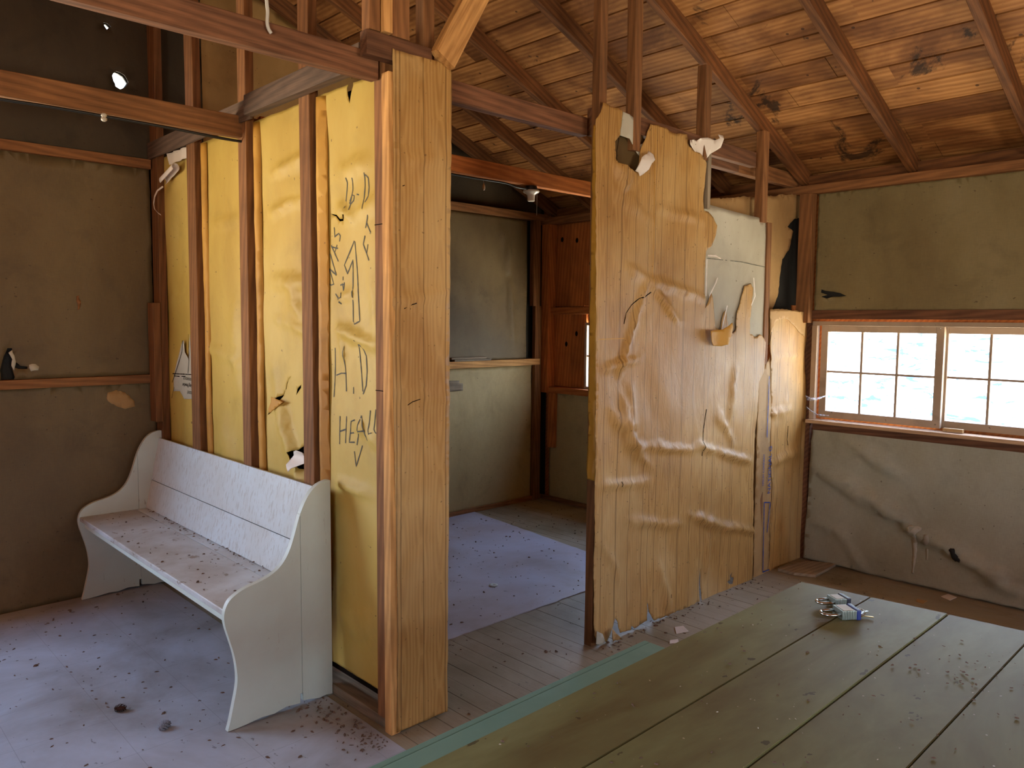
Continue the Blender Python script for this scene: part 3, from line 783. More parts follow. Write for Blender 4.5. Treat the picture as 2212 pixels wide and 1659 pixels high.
# ------------------------------------------------------------------ panel partition (y = 0)
# plate over the narrow panel
o = box('top_plate', -.095, .175, .004, .046, 2.372, 2.452, 'beam', bev=.003); tag(o, 'short plate block on top of the corner post above the narrow wood-print panel', 'beam')
o = box('top_plate', 1.115, 2.45, .012, .05, 2.36, 2.44, 'beam', bev=.003); tag(o, 'plate behind the torn top edge of the big wood-print board', 'beam')
# narrow wood-print panel on the corner
polyA = px('y', 0, [(848, 104), (853, 108), (870, 112), (885, 117), (915, 124), (945, 131), (975, 146), (977, 170), (974, 400), (972, 700), (970, 1000), (967, 1537), (857, 1583), (859, 1300), (852, 1000), (848, 700), (850, 400)])
fA = field([(.02, 1.56, .25, 1.60, .006, .015), (.0, 1.25, .26, 1.2, .004, .02), (.1, 1.25, .16, 1.28, .004, .01), (.02, 2.05, .25, 2.08, .004, .02), (.04, .6, .04, 1.2, .004, .015)], .005, 31)
pa = sheet('wood_print_panel', 'y', 0, polyA, 'print', disp=fA, seed=31, rough=(.03, .0015))
tag(pa, 'narrow wood-print cardboard panel on the corner post left of the doorway', 'wall panel', 'wood-print wall panels')
cracks('crack', 'y', 0, [[(873, 667), (883, 660), (898, 655)], [(880, 875), (890, 868), (906, 862)], [(869, 402), (874, 400)], [(888, 662), (886, 668)]], fA, 'blackhole', pa, w=.0016)
o = timber('door_post', (.235, .05, 0), (.235, .05, 2.36), (1, 0, 0), .04, .06, 'stud', bow=.0); tag(o, 'stud hidden behind the right edge of the narrow wood-print panel at the doorway', 'stud', 'doorway studs')
# posts above
def post(x0, w, z0, z1, lab, d=.05, y=.03, mat='stud', grp='studs above the right partition'):
    o = timber('upper_stud', (x0 + w / 2, y + d / 2 - .03, z0), (x0 + w / 2, y + d / 2 - .03, z1 - (w * .5 * SL + .006 if z1 > 2.6 else 0)), (1, 0, 0), w, d, mat, bow=.002); return tag(o, lab, 'stud', grp)
post(-.083, .042, 2.455, zr(-.06) - .003, 'left member of the doubled stud above the corner block', y=.035, grp='upper studs over the corner')
post(-.036, .035, 2.455, zr(-.02) - .003, 'middle pale strip of the doubled stud above the corner block', y=.02, mat='stud_pale', grp='upper studs over the corner')
post(.002, .078, 2.455, zr(.04) - .003, 'right member of the doubled stud above the corner block', y=.035, grp='upper studs over the corner')
post(.165, .05, 2.30, zr(.19) - .003, 'dark stud behind the diagonal brace at the corner', y=.07, grp='upper studs over the corner')
# diagonal brace
a = on(962, 118, 'y', -.01); b = on(1023, 0, 'y', -.01); d = (b - a); b = a + d * 3.2
o = timber('diagonal_brace', a - d * .10, b, (0, 1, 0), .042, .092, 'stud_pale', bow=.0); tag(o, 'diagonal timber brace rising to the right from the narrow panel top', 'brace')
# the door jamb and right-hand studs
o = timber('door_post', (1.135, .040, 0), (1.135, .040, zr(1.135) - .018), (1, 0, 0), .05, .045, 'stud', bow=.003); tag(o, 'doorway stud at the left edge of the big torn board, continuing up to the roof', 'stud', 'doorway studs')
jw = sheet('edge_wrap', 'x', 1.1035, [(-.052, .78), (-.008, .78), (-.008, 2.36), (-.052, 2.36)], 'ochre', disp=lambda s, h: .004 * math.sin(h * 13) * math.sin(h * 31 + s * 40), grid=.02, rough=(.05, .003), seed=41)
tag(jw, 'yellow wrapped board edge stapled to the doorway side of the big panel', 'edge strip')
post(1.325, .056, 2.28, zr(1.35) - .003, 'second stud rising from the hole in the torn board to the roof', .05, y=.03)
post(1.905, .06, 2.32, zr(1.94) - .003, 'short stud between the torn tan flap and the roof rafter', .05, y=.03)
post(2.51, .06, 2.065, zr(2.54) - .003, 'short lit stud above the grey liner board, near the wall plate', .05, y=.03)
o = box('metal_strip', 1.945, 1.972, -.004, .02, 2.08, 2.36, 'greywood', bev=.001); tag(o, 'narrow grey strip at the right edge of the big board below the pale flap', 'strip')
o = timber('wall_stud', (2.612, .02, 0), (2.612, .02, 2.07), (1, 0, 0), .05, .035, 'stud', bow=0); tag(o, 'stud showing between the big board and the right board', 'stud', 'studs of the right partition')
o = box('corner_stud', 3.055, 3.115, -.032, .05, 1.5, 2.285, 'stud', bev=.003); tag(o, 'corner stud where the partition meets the window wall, above the right board', 'stud', 'studs of the right partition')

# big wood-print board
big = px('y', 0, [(1288, 258), (1298, 242), (1303, 221), (1312, 224), (1320, 230), (1334, 233), (1345, 240), (1343, 262), (1340, 292), (1330, 305), (1330, 352), (1346, 358), (1356, 368), (1374, 370), (1380, 352), (1383, 325), (1392, 304), (1398, 285), (1405, 268), (1416, 270),
                  (1440, 276), (1452, 286), (1468, 288), (1484, 290), (1486, 300), (1489, 317), (1501, 327), (1512, 330), (1522, 342), (1527, 352), (1524, 380), (1520, 430), (1522, 455), (1531, 457), (1541, 470), (1548, 487), (1545, 508), (1538, 530), (1527, 542), (1526, 555), (1524, 600), (1523, 640), (1524, 666),
                  (1530, 654), (1537, 634), (1541, 650), (1545, 690), (1546, 708), (1558, 714), (1559, 700), (1564, 676), (1569, 668), (1571, 690), (1574, 702), (1578, 722), (1590, 714), (1592, 680), (1600, 655), (1609, 618), (1624, 612), (1629, 622), (1625, 660), (1622, 690), (1622, 722), (1634, 728), (1642, 722), (1649, 728), (1655, 740),
                  (1652, 770), (1650, 806), (1640, 825), (1636, 900), (1630, 1000), (1627, 1150), (1624, 1262), (1610, 1271), (1560, 1285), (1518, 1298), (1515, 1260), (1514, 1224), (1511, 1262), (1513, 1300), (1480, 1313), (1440, 1330), (1412, 1340), (1402, 1322), (1398, 1300), (1398, 1340), (1372, 1358), (1366, 1352), (1364, 1362), (1342, 1368), (1334, 1340), (1331, 1336), (1328, 1344), (1322, 1362), (1312, 1388), (1290, 1388), (1284, 1372), (1284, 1000), (1287, 600)])
fG = field([(1.46, 1.69, 1.25, 1.25, .016, .02), (1.46, 1.69, 1.72, 1.50, .016, .02), (1.46, 1.70, 1.95, 1.62, .012, .02), (1.5, 2.05, 1.95, 2.02, .007, .012), (1.5, 2.03, 1.95, 2.0, .005, .01), (1.18, 2.1, 1.5, 1.96, .006, .03), (1.48, 2.3, 1.46, 1.7, -.006, .012),
            (1.3, 1.75, 1.46, 1.7, .010, .02), (1.12, 1.28, 1.45, 1.33, .012, .015), (1.2, 1.1, 1.5, .80, .014, .03), (1.3, .93, 1.9, .83, .014, .018), (1.9, .86, 2.5, .70, .018, .018), (2.1, 1.02, 2.3, .8, .01, .03), (1.15, .75, 1.5, .72, .010, .02),
            (1.35, .55, 1.8, .45, .010, .02), (1.85, .5, 2.25, .35, .018, .02), (2.2, .38, 2.55, .28, .018, .018), (1.35, 1.2, 1.4, .8, .01, .02), (1.28, 1.15, 1.36, .95, .012, .02), (1.6, .3, 1.7, .03, .012, .03), (1.13, .5, 1.3, .3, .008, .03), (2.28, 1.25, 2.22, .95, .012, .02), (2.05, .12, 2.05, .35, .01, .02), (1.2, 2.22, 1.32, 2.15, .02, .05)], .012, 32)
holes = [px('y', 0, [(1577, 1243), (1583, 1236), (1580, 1246), (1586, 1248), (1583, 1262), (1576, 1262), (1571, 1258), (1578, 1252)])]
pb = sheet('wood_print_panel', 'y', 0, big, 'print', holes, disp=fG, seed=32, rough=(.018, .0028), grid=.018)
tag(pb, 'large torn and wrinkled wood-print cardboard panel right of the doorway', 'wall panel', 'wood-print wall panels')
cracks('crack', 'y', 0, [[(1407, 631), (1395, 640), (1382, 645), (1367, 658), (1354, 676), (1349, 700)], [(1526, 884), (1518, 932), (1515, 985)], [(1342, 1040), (1341, 1052)], [(1448, 1282), (1444, 1290)], [(1337, 298), (1334, 318), (1329, 348)]], fG, 'blackhole', pb, w=.0028)
cracks('crack', 'y', 0, [[(1292, 733), (1350, 731)], [(1415, 250 + 30), (1412, 520), (1408, 630)]], fG, 'ochre', pb, w=.0018)
# liner behind the torn areas
fl_ = field([(1.95, 1.86, 2.62, 1.80, .004, .01)], .004, 33)
ln = sheet('liner_board', 'y', .012, px('y', .012, [(1531, 442), (1590, 458), (1640, 470), (1655, 480), (1658, 560), (1657, 640), (1654, 700), (1649, 728), (1655, 760), (1560, 780), (1500, 760), (1500, 600), (1500, 470)]), 'liner', disp=fl_, grid=.04, seed=33)
tag(ln, 'grey liner board exposed where the wood print is torn away', 'board')
strokes('seam', 'y', .012, [[(1527, 558), (1600, 566), (1652, 577)]], fl_, 'ink', ln, w=.0018, off=.0015)
cracks('torn_edge', 'y', .0, [[(1528, 552), (1545, 553), (1556, 559)], [(1526, 560), (1525, 600), (1524, 640)], [(1531, 640), (1546, 610), (1549, 600)], [(1558, 712), (1570, 660)], [(1627, 600), (1630, 640), (1622, 660)]], lambda s, h: .002, 'scrap', ln, w=.004)
t1_ = sheet('torn_flap', 'y', -.03, px('y', -.03, [(1531, 715), (1545, 713), (1562, 712), (1577, 697), (1580, 706), (1569, 744), (1560, 748), (1545, 747), (1535, 737)]), 'ochre', disp=lambda s, h: .015 * math.sin(s * 30), grid=.02, parent=pb, seed=51); t1_['label'] = 'hanging ochre flap'
t2_ = sheet('torn_flap', 'y', -.012, px('y', -.012, [(1487, 312), (1489, 303), (1507, 300), (1511, 303), (1520, 297), (1530, 297), (1540, 304), (1548, 300), (1545, 292), (1556, 294), (1558, 302), (1550, 320), (1536, 332), (1527, 350), (1520, 340), (1508, 328), (1497, 320)]), 'scrap', disp=lambda s, h: .02 * math.sin(s * 18 + h * 9), grid=.02, parent=pb, seed=52); t2_['label'] = 'pale flap leaning from the top'
t3_ = sheet('torn_flap', 'y', -.03, px('y', -.03, [(1402, 325), (1410, 334), (1411, 346), (1404, 354), (1402, 366), (1393, 376), (1387, 380), (1383, 372), (1376, 369), (1379, 356), (1383, 340), (1391, 334), (1397, 332)]), 'scrap', disp=lambda s, h: .012 * math.sin(h * 40), grid=.02, parent=pb, seed=53); t3_['label'] = 'white paper flap at the hole'
t4_ = sheet('torn_liner', 'y', .004, px('y', .004, [(1345, 240), (1370, 255), (1371, 296), (1380, 315), (1392, 308), (1396, 318), (1386, 340), (1378, 330), (1358, 300), (1340, 292)]), 'liner', disp=lambda s, h: .006 * math.sin(s * 40), grid=.02, parent=pb, seed=54)
# dark hollow behind the hole
cv = sheet('hollow_backing', 'y', .03, px('y', .03, [(1318, 284), (1345, 276), (1385, 292), (1392, 330), (1388, 372), (1360, 382), (1324, 366), (1312, 320)]), 'hollow', disp=lambda s, h: -.01 * math.cos(s * 20), grid=.03, parent=pb, seed=57)
# curled bottom corner
t5_ = sheet('torn_flap', 'y', -.02, px('y', -.02, [(1286, 1362), (1298, 1368), (1304, 1384), (1296, 1392), (1284, 1390)]), 'liner', disp=lambda s, h: .01, grid=.02, parent=pb, seed=55)
t6_ = sheet('torn_flap', 'y', -.035, px('y', -.035, [(1316, 1366), (1330, 1360), (1342, 1380), (1334, 1386), (1320, 1384)]), 'tan', disp=lambda s, h: .02 * math.sin(s * 60), grid=.02, parent=pb, seed=56)

# right board
rp = px('y', 0, [(1664, 668), (1700, 668), (1740, 674), (1743, 700), (1742, 735), (1738, 760), (1742, 860), (1742, 1010), (1738, 1090), (1736, 1205), (1722, 1213), (1700, 1226), (1662, 1240), (1664, 1150), (1668, 1050), (1664, 1000), (1666, 900), (1665, 800), (1663, 745)])
fR = field([(2.62, .95, 2.95, .97, .014, .012), (2.65, .66, 3.08, .70, .012, .02), (2.9, 1.1, 2.85, .9, .01, .02), (2.62, 1.3, 3.08, 1.3, .006, .015), (2.8, .6, 2.85, .1, .008, .04)], .008, 34)
pr = sheet('wood_print_panel', 'y', 0, rp, 'print', disp=fR, seed=34, rough=(.02, .003))
tag(pr, 'narrow wood-print board in the corner beside the long window', 'wall panel', 'wood-print wall panels')
tt = sheet('torn_facing', 'y', -.004, px('y', -.004, [(1663, 670), (1700, 669), (1740, 675), (1742, 700), (1738, 728), (1728, 718), (1712, 700), (1702, 690), (1692, 688), (1683, 690), (1675, 695), (1669, 712), (1664, 720)]), 'tan', disp=fR, grid=.02, rough=(.015, .002), seed=61, parent=pr)
cracks('crack', 'y', 0, [[(1702, 920), (1700, 950), (1702, 962)], [(1668, 700), (1664, 730), (1660, 745)]], fR, 'blackhole', pr, w=.003)
# printed paper between the boards
pbx = px('y', .006, [(1636, 820), (1662, 770), (1664, 900), (1665, 1000), (1670, 1050), (1664, 1150), (1660, 1240), (1634, 1254), (1626, 1258), (1628, 1150), (1632, 1000)])
pq = sheet('printed_paper', 'y', .002, pbx, 'tan', disp=field([], .003, 35), grid=.04, seed=35, rough=(.03, .004))
tag(pq, 'strip of tan backing paper with blue printed capitals between the two boards', 'paper strip')
cracks('print_rule', 'y', .002, [[(1660, 812), (1655, 945)], [(1655, 1150), (1662, 1085), (1649, 1085), (1646, 1235), (1660, 1230)]], lambda s, h: .004, 'blueink', pq, w=.004, off=.002)
def upward(p): return Matrix.Translation(p) @ Matrix((V((0, 0, 1)), V((-1, 0, 0)), V((0, -1, 0)))).transposed().to_4x4()
lettering('print_text', 'NATIONAL G', .050, upward(on(1664, 1066, 'y', -.006)), 'blueink', pq, .95)
lettering('print_text', 'YPSUM COMPANY', .026, upward(on(1650, 1050, 'y', -.006)), 'blueink', pq, .9)
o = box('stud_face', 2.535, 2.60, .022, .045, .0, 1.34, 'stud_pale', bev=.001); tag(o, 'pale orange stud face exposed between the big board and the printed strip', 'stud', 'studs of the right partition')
# back covering seen through the gap beside the corner stud
bk = sheet('back_board', 'y', .085, px('y', .085, [(1528, 430), (1750, 418), (1748, 470), (1716, 472), (1700, 490), (1712, 500), (1704, 540), (1690, 560), (1684, 600), (1680, 640), (1668, 668), (1740, 690), (1640, 760), (1560, 600)]), 'tan', disp=field([], .006, 36), grid=.04, rough=(.02, .004), seed=36)
tag(bk, 'tan back board seen through the opening beside the corner stud', 'board')
bf = sheet('tar_paper', 'y', .11, px('y', .11, [(1640, 440), (1760, 440), (1760, 700), (1640, 700)]), 'felt', disp=field([], .01, 37), grid=.05, seed=37)
tag(bf, 'black tar paper in the ragged gap beside the corner stud', 'tar paper')

# ------------------------------------------------------------------ tie beams
def tie(x0, x1, y, z0, z1, lab, d=.045, mat='beam', nm='tie_beam'):
    o = timber(nm, (x0, y + d / 2, (z0 + z1) / 2), (x1, y + d / 2, (z0 + z1) / 2), (0, 1, 0), d, z1 - z0, mat, bow=.0015); return tag(o, lab, 'beam', 'tie beams')
tie(XL + .02, -.012, .062, 2.318, 2.405, 'nearest tie beam running from upper left to the corner block')
tie(XL + .02, .075, 1.147, 2.301, 2.394, 'left tie beam with a black cable under it, ending at the yellow boards', mat='stud')
tie(.048, 1.108, .089, 2.32, 2.400, 'tie beam over the doorway between the narrow panel and the big board')
tie(1.16, 2.40, .089, 2.335, 2.455, 'pinkish tie beam piece above the grey liner board, right of the tan flap')
tie(2.402, XR + .02, .092, 2.335, 2.42, 'darker end piece of the tie beam reaching the window wall plate', mat='stud')
tie(.09, XR, 1.15, 2.318, 2.41, 'dark red tie beam in the small room carrying the lamp holder', mat='red')
# cables
def cable(name, pts, r, mat, lab, cat, grp=None):
    bm = bmesh.new(); P = [V(p) for p in pts]; Q = []
    for i in range(len(P) - 1):
        p0, p1, p2, p3 = P[max(i - 1, 0)], P[i], P[i + 1], P[min(i + 2, len(P) - 1)]
        for k in range(6):
            t = k / 6; Q.append(.5 * ((2 * p1) + (-p0 + p2) * t + (2 * p0 - 5 * p1 + 4 * p2 - p3) * t * t + (-p0 + 3 * p1 - 3 * p2 + p3) * t ** 3))
    Q.append(P[-1]); tube(bm, Q, r, 8); return tag(link(name, bm, mat, smooth=True), lab, cat, grp)
cable('electric_cable', [(-3.2, 1.16, 2.292), (-1.2, 1.16, 2.288), (-.75, 1.158, 2.292), (-.56, 1.158, 2.292), (-.3, 1.158, 2.290), (-.1, 1.158, 2.284), (.03, 1.155, 2.285), (.072, 1.15, 2.288), (.078, 1.145, 2.30)], .006, 'blackcable', 'black cable strung under the left tie beam', 'cable', 'electric cables')
bm = bmesh.new(); lathe(bm, [(.007, 0), (.011, .004), (.011, .012), (.006, .016), (.011, .02), (.011, .028), (.007, .031)], 16)
tag(link('cable_knob', bm, 'knob', None, Matrix.Translation((-.565, 1.150, 2.270)), smooth=True), 'small pale ceramic cable knob under the left tie beam', 'insulator')
zc = 2.316
cable('electric_cable', [(1.0, 1.16, zc - .012), (1.35, 1.155, zc - .014), (1.6, 1.152, zc - .012), (1.70, 1.15, zc - .024), (1.80, 1.16, zc - .022)], .006, 'blackcable', 'black cable under the dark red tie beam leading to the lamp holder', 'cable', 'electric cables')
# lamp holder
lh = empty('lamp_holder', (1.845, 1.172, 2.318))
bm = bmesh.new(); lathe(bm, [(.034, 0), (.036, -.008), (.036, -.024), (.030, -.026)], 24); link('ceiling_box', bm, 'blackcable', lh)
bm = bmesh.new(); lathe(bm, [(.047, -.026), (.050, -.028), (.050, -.036), (.046, -.040), (.032, -.046), (.024, -.056), (.022, -.080), (.0225, -.083), (.0225, -.089), (.018, -.092), (.012, -.090)], 32); link('porcelain_body', bm, 'porcelain', lh, smooth=True)
bm = bmesh.new(); tube(bm, [(.030, -.02, -.036), (.031, -.02, -.10), (.030, -.02, -.175)], .0011, 6); link('pull_string', bm, 'twine', lh)
tag(lh, 'white porcelain lamp holder with a pull string on the tie beam of the small room', 'lamp holder')
# small hanging bulb-like insulator and the twine
bm = bmesh.new(); lathe(bm, [(.002, .02), (.004, .012), (.008, .004), (.009, -.008), (.007, -.018), (.003, -.022)], 14)
bm2 = on(1045, 403, 'y', 1.15); tag(link('hanging_knob', bm, 'porcelain', None, Matrix.Translation(bm2), smooth=True), 'tiny white knob dangling left of the lamp holder', 'insulator')
bm = bmesh.new(); q0 = on(1045, 396, 'y', 1.15); tube(bm, [q0 - V((0, 0, .005)), V((q0.x + .002, 1.155, zc - .012))], .0009, 5); link('hanging_thread', bm, 'twine', bpy.data.objects['hanging_knob'], Matrix.Identity(4))
cable('rope_end', [on(u, v, 'y', .05) for u, v in ((580, -420), (576, -200), (574, -60), (576, 0), (578, 25), (577, 48), (580, 62), (586, 72))], .0055, 'twine', 'frayed white rope end hanging in front of the nearest tie beam', 'rope')

# ------------------------------------------------------------------ eave wall (x = XR)
fW = field([(.1, .62, 1.3, .05, .034, .035), (.25, .80, .62, .62, .022, .03), (.05, .62, .45, .38, .018, .025), (.05, .27, .3, .22, .012, .02), (.25, .22, .42, .02, .012, .02)], .010, 41)
lowr = sheet('wall_paper', 'x', XR, [(.03, .01), (2.6, .01), (2.6, .845), (.9, .86), (.06, .862)], 'canvas_grey', disp=fW, grid=.03, rough=(.05, .003), seed=71)
tag(lowr, 'sagging grey wall paper below the long window', 'wall covering', 'wall papers')
bm = bmesh.new()
def stain(name, ax, val, pts, mat, parent, disp):  # thin dried stain on a sheet
    return sheet(name, ax, val, px(ax, val, pts), mat, disp=lambda s, h: disp(s, h) + .0015, grid=.03, thick=.0006, rough=(.012, .0025), seed=int(pts[0][0]), parent=parent)
bm.free()
stain('stain', 'x', XR, [(2055, 1180), (2066, 1182), (2072, 1196), (2080, 1206), (2078, 1213), (2066, 1212), (2062, 1204)], 'felt', lowr, fW)
stain('stain', 'x', XR, [(1964, 1138), (1976, 1130), (1992, 1132), (1996, 1142), (1984, 1152), (1980, 1200), (1974, 1240), (1970, 1238), (1972, 1190), (1966, 1152)], 'liner', lowr, fW)
stain('stain', 'x', XR, [(2003, 1152), (2012, 1150), (2014, 1166), (2006, 1176), (2004, 1210), (2000, 1208), (2001, 1175)], 'liner', lowr, fW)
torn = px('x', XR, [(1775, 625), (1783, 628), (1800, 630), (1815, 633), (1828, 639), (1815, 641), (1800, 641), (1788, 645), (1776, 641), (1788, 637), (1774, 632)])
upr = sheet('wall_paper', 'x', XR, [(.04, 1.575), (2.6, 1.575), (2.6, 2.285), (.04, 2.285)], 'canvas_olive', [torn], disp=field([(.03, 1.66, .2, 1.62, .01, .02)], .008, 42), grid=.03, rough=(.04, .002), seed=72)
tag(upr, 'olive wall paper above the long window with a small black tear', 'wall covering', 'wall papers')
bm = bmesh.new(); bx(bm, XR + .01, XR + .014, -2.6, -.04, 1.56, 2.3); tag(link('backing_board', bm, 'felt'), 'black felt behind the tear in the paper above the window', 'backing board')
rail('top_plate', 'x', XR + .045, YF, YB, 2.285, 2.338, 'stud', 'long wall plate along the top of the window wall under the rafters', 'beam', d=.09)
o = box('trim_2', XR + .005, XR + .03, YF, YB, 2.34, 2.405, 'rafter'); struct(o)
o = box('header_board', XR - .012, XR + .03, -2.0, -.02, 1.524, 1.578, 'beam'); tag(o, 'dark header board over the long window', 'beam')
o = box('window_trim_board', XR - .004, XR + .03, -2.0, -.035, 1.484, 1.510, 'frame'); o.name = 'trim_3'; struct(o)
o = box('trim_4', XR - .045, XR + .05, -2.1, -.03, .880, .902, 'sillwood', bev=.004); struct(o)
o = box('trim_5', XR - .004, XR + .02, -2.1, -.06, .836, .880, 'beam'); struct(o)
o = box('window_side_board', XR - .006, XR + .03, -.066, -.034, .902, 1.484, 'frame'); o.name = 'trim_6'; struct(o)
# long window
def sash(win, y1, y0, z0, z1, ncol, fw=.042, x=XR + .03):
    bm = bmesh.new()
    bx(bm, x, x + .035, y1 - fw, y1, z0, z1, .002); bx(bm, x, x + .035, y0, y0 + fw, z0, z1, .002)
    bx(bm, x + .001, x + .034, y0 + fw, y1 - fw, z0, z0 + fw, .002); bx(bm, x + .001, x + .034, y0 + fw, y1 - fw, z1 - fw, z1, .002)
    s = link('sash_frame', bm, 'frame', win, Matrix.Identity(4))
    a, b = y0 + fw, y1 - fw; bm = bmesh.new()
    for i in range(1, ncol):
        c = a + (b - a) * i / ncol; bx(bm, x + .008, x + .026, c - .0065, c + .0065, z0 + fw, z1 - fw)
    zm = (z0 + z1) / 2; bx(bm, x + .0081, x + .0259, a, b, zm - .006, zm + .006)
    link('muntin', bm, 'frame', win, Matrix.Identity(4))
    bm = bmesh.new(); bx(bm, x + .016, x + .019, a, b, z0 + fw, z1 - fw); link('pane', bm, 'glass', win, Matrix.Identity(4))
w1 = empty('window_1', (XR + .03, -.95, .91)); struct(w1)
sash(w1, -.078, -.775, .915, 1.488, 3); sash(w1, -.745, -1.45, .915, 1.488, 3, x=XR + .0655); sash(w1, -1.42, -1.92, .915, 1.488, 2)
o = box('paper_patch', XR - .0, XR + .028, -.90, -.80, .906, .925, 'tan'); tag(o, 'pale patch strip on the lower sash rail of the long window', 'patch')
for (yy, zz) in ((-.755, 1.474), (-.752, .935)):
    bm = bmesh.new(); lathe(bm, [(.004, 0), (.0035, .003), (.001, .004)], 10)
    link('screw_head', bm, 'steel', w1, Matrix.Translation((XR + .029, yy, zz)) @ Matrix.Rotation(-math.pi / 2, 4, 'Y'), smooth=True)
# small room window and boards
w2 = empty('window_2', (XR + .03, 1.39, .95)); struct(w2)
sash(w2, 1.855, 1.39, .955, 1.488, 2, fw=.022); sash(w2, 1.405, .905, .955, 1.488, 2, fw=.022, x=XR + .0655); sash(w2, .92, .37, .955, 1.488, 2, fw=.022)
def vplanks(lo, hi, z0, z1, lab):
    y = lo; 
    while y < hi - .02:
        y2 = min(y + .16, hi); o = box('wall_plank', XR + .055, XR + .078, y + .001, y2 - .001, z0, z1, 'red', bev=.002)
        rk = random.Random(int(y * 1000)); ks = []
        for kz in (z0 + (z1 - z0) * rk.uniform(.15, .85),):
            b2 = bmesh.new(); lathe(b2, [(.016, 0), (.014, .0015), (.006, .002)], 14)
            link('knot', b2, 'blackhole', o, Matrix.Translation((XR + .0545, (y + y2) / 2 + rk.uniform(-.04, .04), kz)) @ Matrix.Rotation(-math.pi / 2, 4, 'Y') @ Matrix.Diagonal((1.3, .9, 1, 1)))
        tag(o, lab + (', next to the gable corner' if y2 > 2.15 else ', towards the doorway stud' if y > 1.7 else ', hidden farther along'), 'plank', 'reddish vertical planks in the small room'); y = y2
vplanks(1.86, 2.297, .96, 1.56, 'reddish knotty plank beside the small window')
vplanks(.92, 2.297, 1.62, 2.285, 'reddish vertical plank above the small window')
rail('wall_rail', 'x', XR + .05, .1, 2.28, 1.555, 1.61, 'red', 'reddish rail above the window of the small room', 'rail', d=.06)
rail('wall_rail', 'x', XR + .05, .1, 2.28, .905, .955, 'red', 'reddish sill rail below the window of the small room', 'rail', d=.075)
o = box('wall_stud', XR - .04, XR + .05, 2.195, 2.275, .905, 2.31, 'red'); tag(o, 'dark red stud on the window wall in the small room corner', 'stud', 'studs of the small room')
o = box('wall_stud', 2.965, 3.045, YB - .045, YB, 1.62, 2.312, 'stud'); tag(o, 'reddish upper stud against the back wall in the small room corner', 'stud', 'studs of the small room')
o = box('wall_stud', 3.0, 3.075, YB - .035, YB, 0, 1.62, 'stud'); tag(o, 'reddish lower stud against the back wall in the small room corner', 'stud', 'studs of the small room')
o = box('wall_stud', XR - .03, XR + .02, 2.12, 2.2, .45, .905, 'red'); tag(o, 'short dark stud below the sill rail in the small room corner', 'stud', 'studs of the small room')
lp = sheet('wall_paper', 'x', XR, [(-2.2, .02), (-.06, .02), (-.06, .905), (-2.2, .905)], 'canvas', disp=field([], .006, 44), grid=.05, seed=73)
tag(lp, 'brown wall paper below the window of the small room', 'wall covering', 'wall papers')
o = box('trim_7', XR - .02, XR, .06, YB, 0, .035, 'stud'); struct(o)
for a, b in ((XR, -2.0),): pass
bm = bmesh.new(); bx(bm, XR + .02, XR + .08, -2.05, -1.94, -.0, 2.3); bx(bm, XR + .02, XR + .08, -.03, .06, 0, 1.5); struct(link('trim_8', bm, 'beam'))
bm = bmesh.new(); P_ = [on(u, v, 'z', .0) for u, v in ((1680, 1234), (1742, 1217), (1806, 1223), (1762, 1248), (1715, 1243))]
A_ = [bm.verts.new((p.x, p.y, .001)) for p in P_]; B_ = [bm.verts.new((p.x, p.y, .018)) for p in P_]; bm.faces.new(A_); bm.faces.new(B_[::-1])
for i in range(5): bm.faces.new((A_[i], B_[i], B_[(i + 1) % 5], A_[(i + 1) % 5]))
bmesh.ops.recalc_face_normals(bm, faces=bm.faces); o = link('loose_board', bm, 'greywood')
tag(o, 'loose flat board lying on the floor in the corner under the window', 'board')

# cobwebs at the window corner
def web(name, pts, lab, w=.03):
    bm = bmesh.new(); P = [V(p) for p in pts]; rows = []
    for i, p in enumerate(P):
        s = i / (len(P) - 1); ww = w * (1 - .75 * s) ; rows.append([bm.verts.new(p + V((.01 * math.sin(k), 0, ww * (k / 4 - .5)))) for k in range(5)])
    for a, b in zip(rows, rows[1:]):
        for k in range(4): bm.faces.new((a[k], a[k + 1], b[k + 1], b[k]))
    return tag(link(name, bm, 'web', smooth=True), lab, 'cobweb', 'cobwebs')
web('cobweb', [on(u, v, 'x', XR - .03) for u, v in ((1740, 859), (1752, 862), (1765, 862), (1784, 855))], 'upper pale cobweb between the corner board and the window frame')
web('cobweb', [on(u, v, 'x', XR - .035) for u, v in ((1740, 878), (1752, 888), (1766, 896), (1790, 898))], 'lower pale cobweb reaching the window sill', .02)
web('cobweb', [on(u, v, 'y', .02) for u, v in ((974, 104), (972, 120), (968, 134), (962, 142))], 'small cobweb beside the foot of the diagonal brace', .05)

# ------------------------------------------------------------------ linoleum
def slab(name, poly, z0, z1, mat, seed=1, amp=.003):
    lp_ = rough_loop(poly, .05, amp, seed); bm = bmesh.new()
    b = [bm.verts.new((x, y, z0)) for x, y in lp_]; t = [bm.verts.new((x, y, z1)) for x, y in lp_]
    bm.faces.new(t); bm.faces.new(b[::-1]); n = len(lp_)
    for i in range(n): bm.faces.new((b[i], b[(i + 1) % n], t[(i + 1) % n], t[i]))
    bmesh.ops.recalc_face_normals(bm, faces=bm.faces)
    return link(name, bm, mat)
la, lb = on(1000, 1098, 'z', 0), on(1268, 1193, 'z', 0); lc = lb + (lb - la) * .5  # edge shaped to the floor's shadow line; bare boards beyond deepen the shade
o = slab('linoleum_sheet', [(.10, .53), (1.66, .515), (lc.x, .505), (lc.x, lc.y), (lb.x, lb.y), (la.x, la.y), (la.x - .3, 2.25), (.10, 2.26)], .0, .005, 'lino_in', 3, .004); tag(o, 'dusty pinkish grey linoleum sheet on the floor of the small room', 'linoleum')
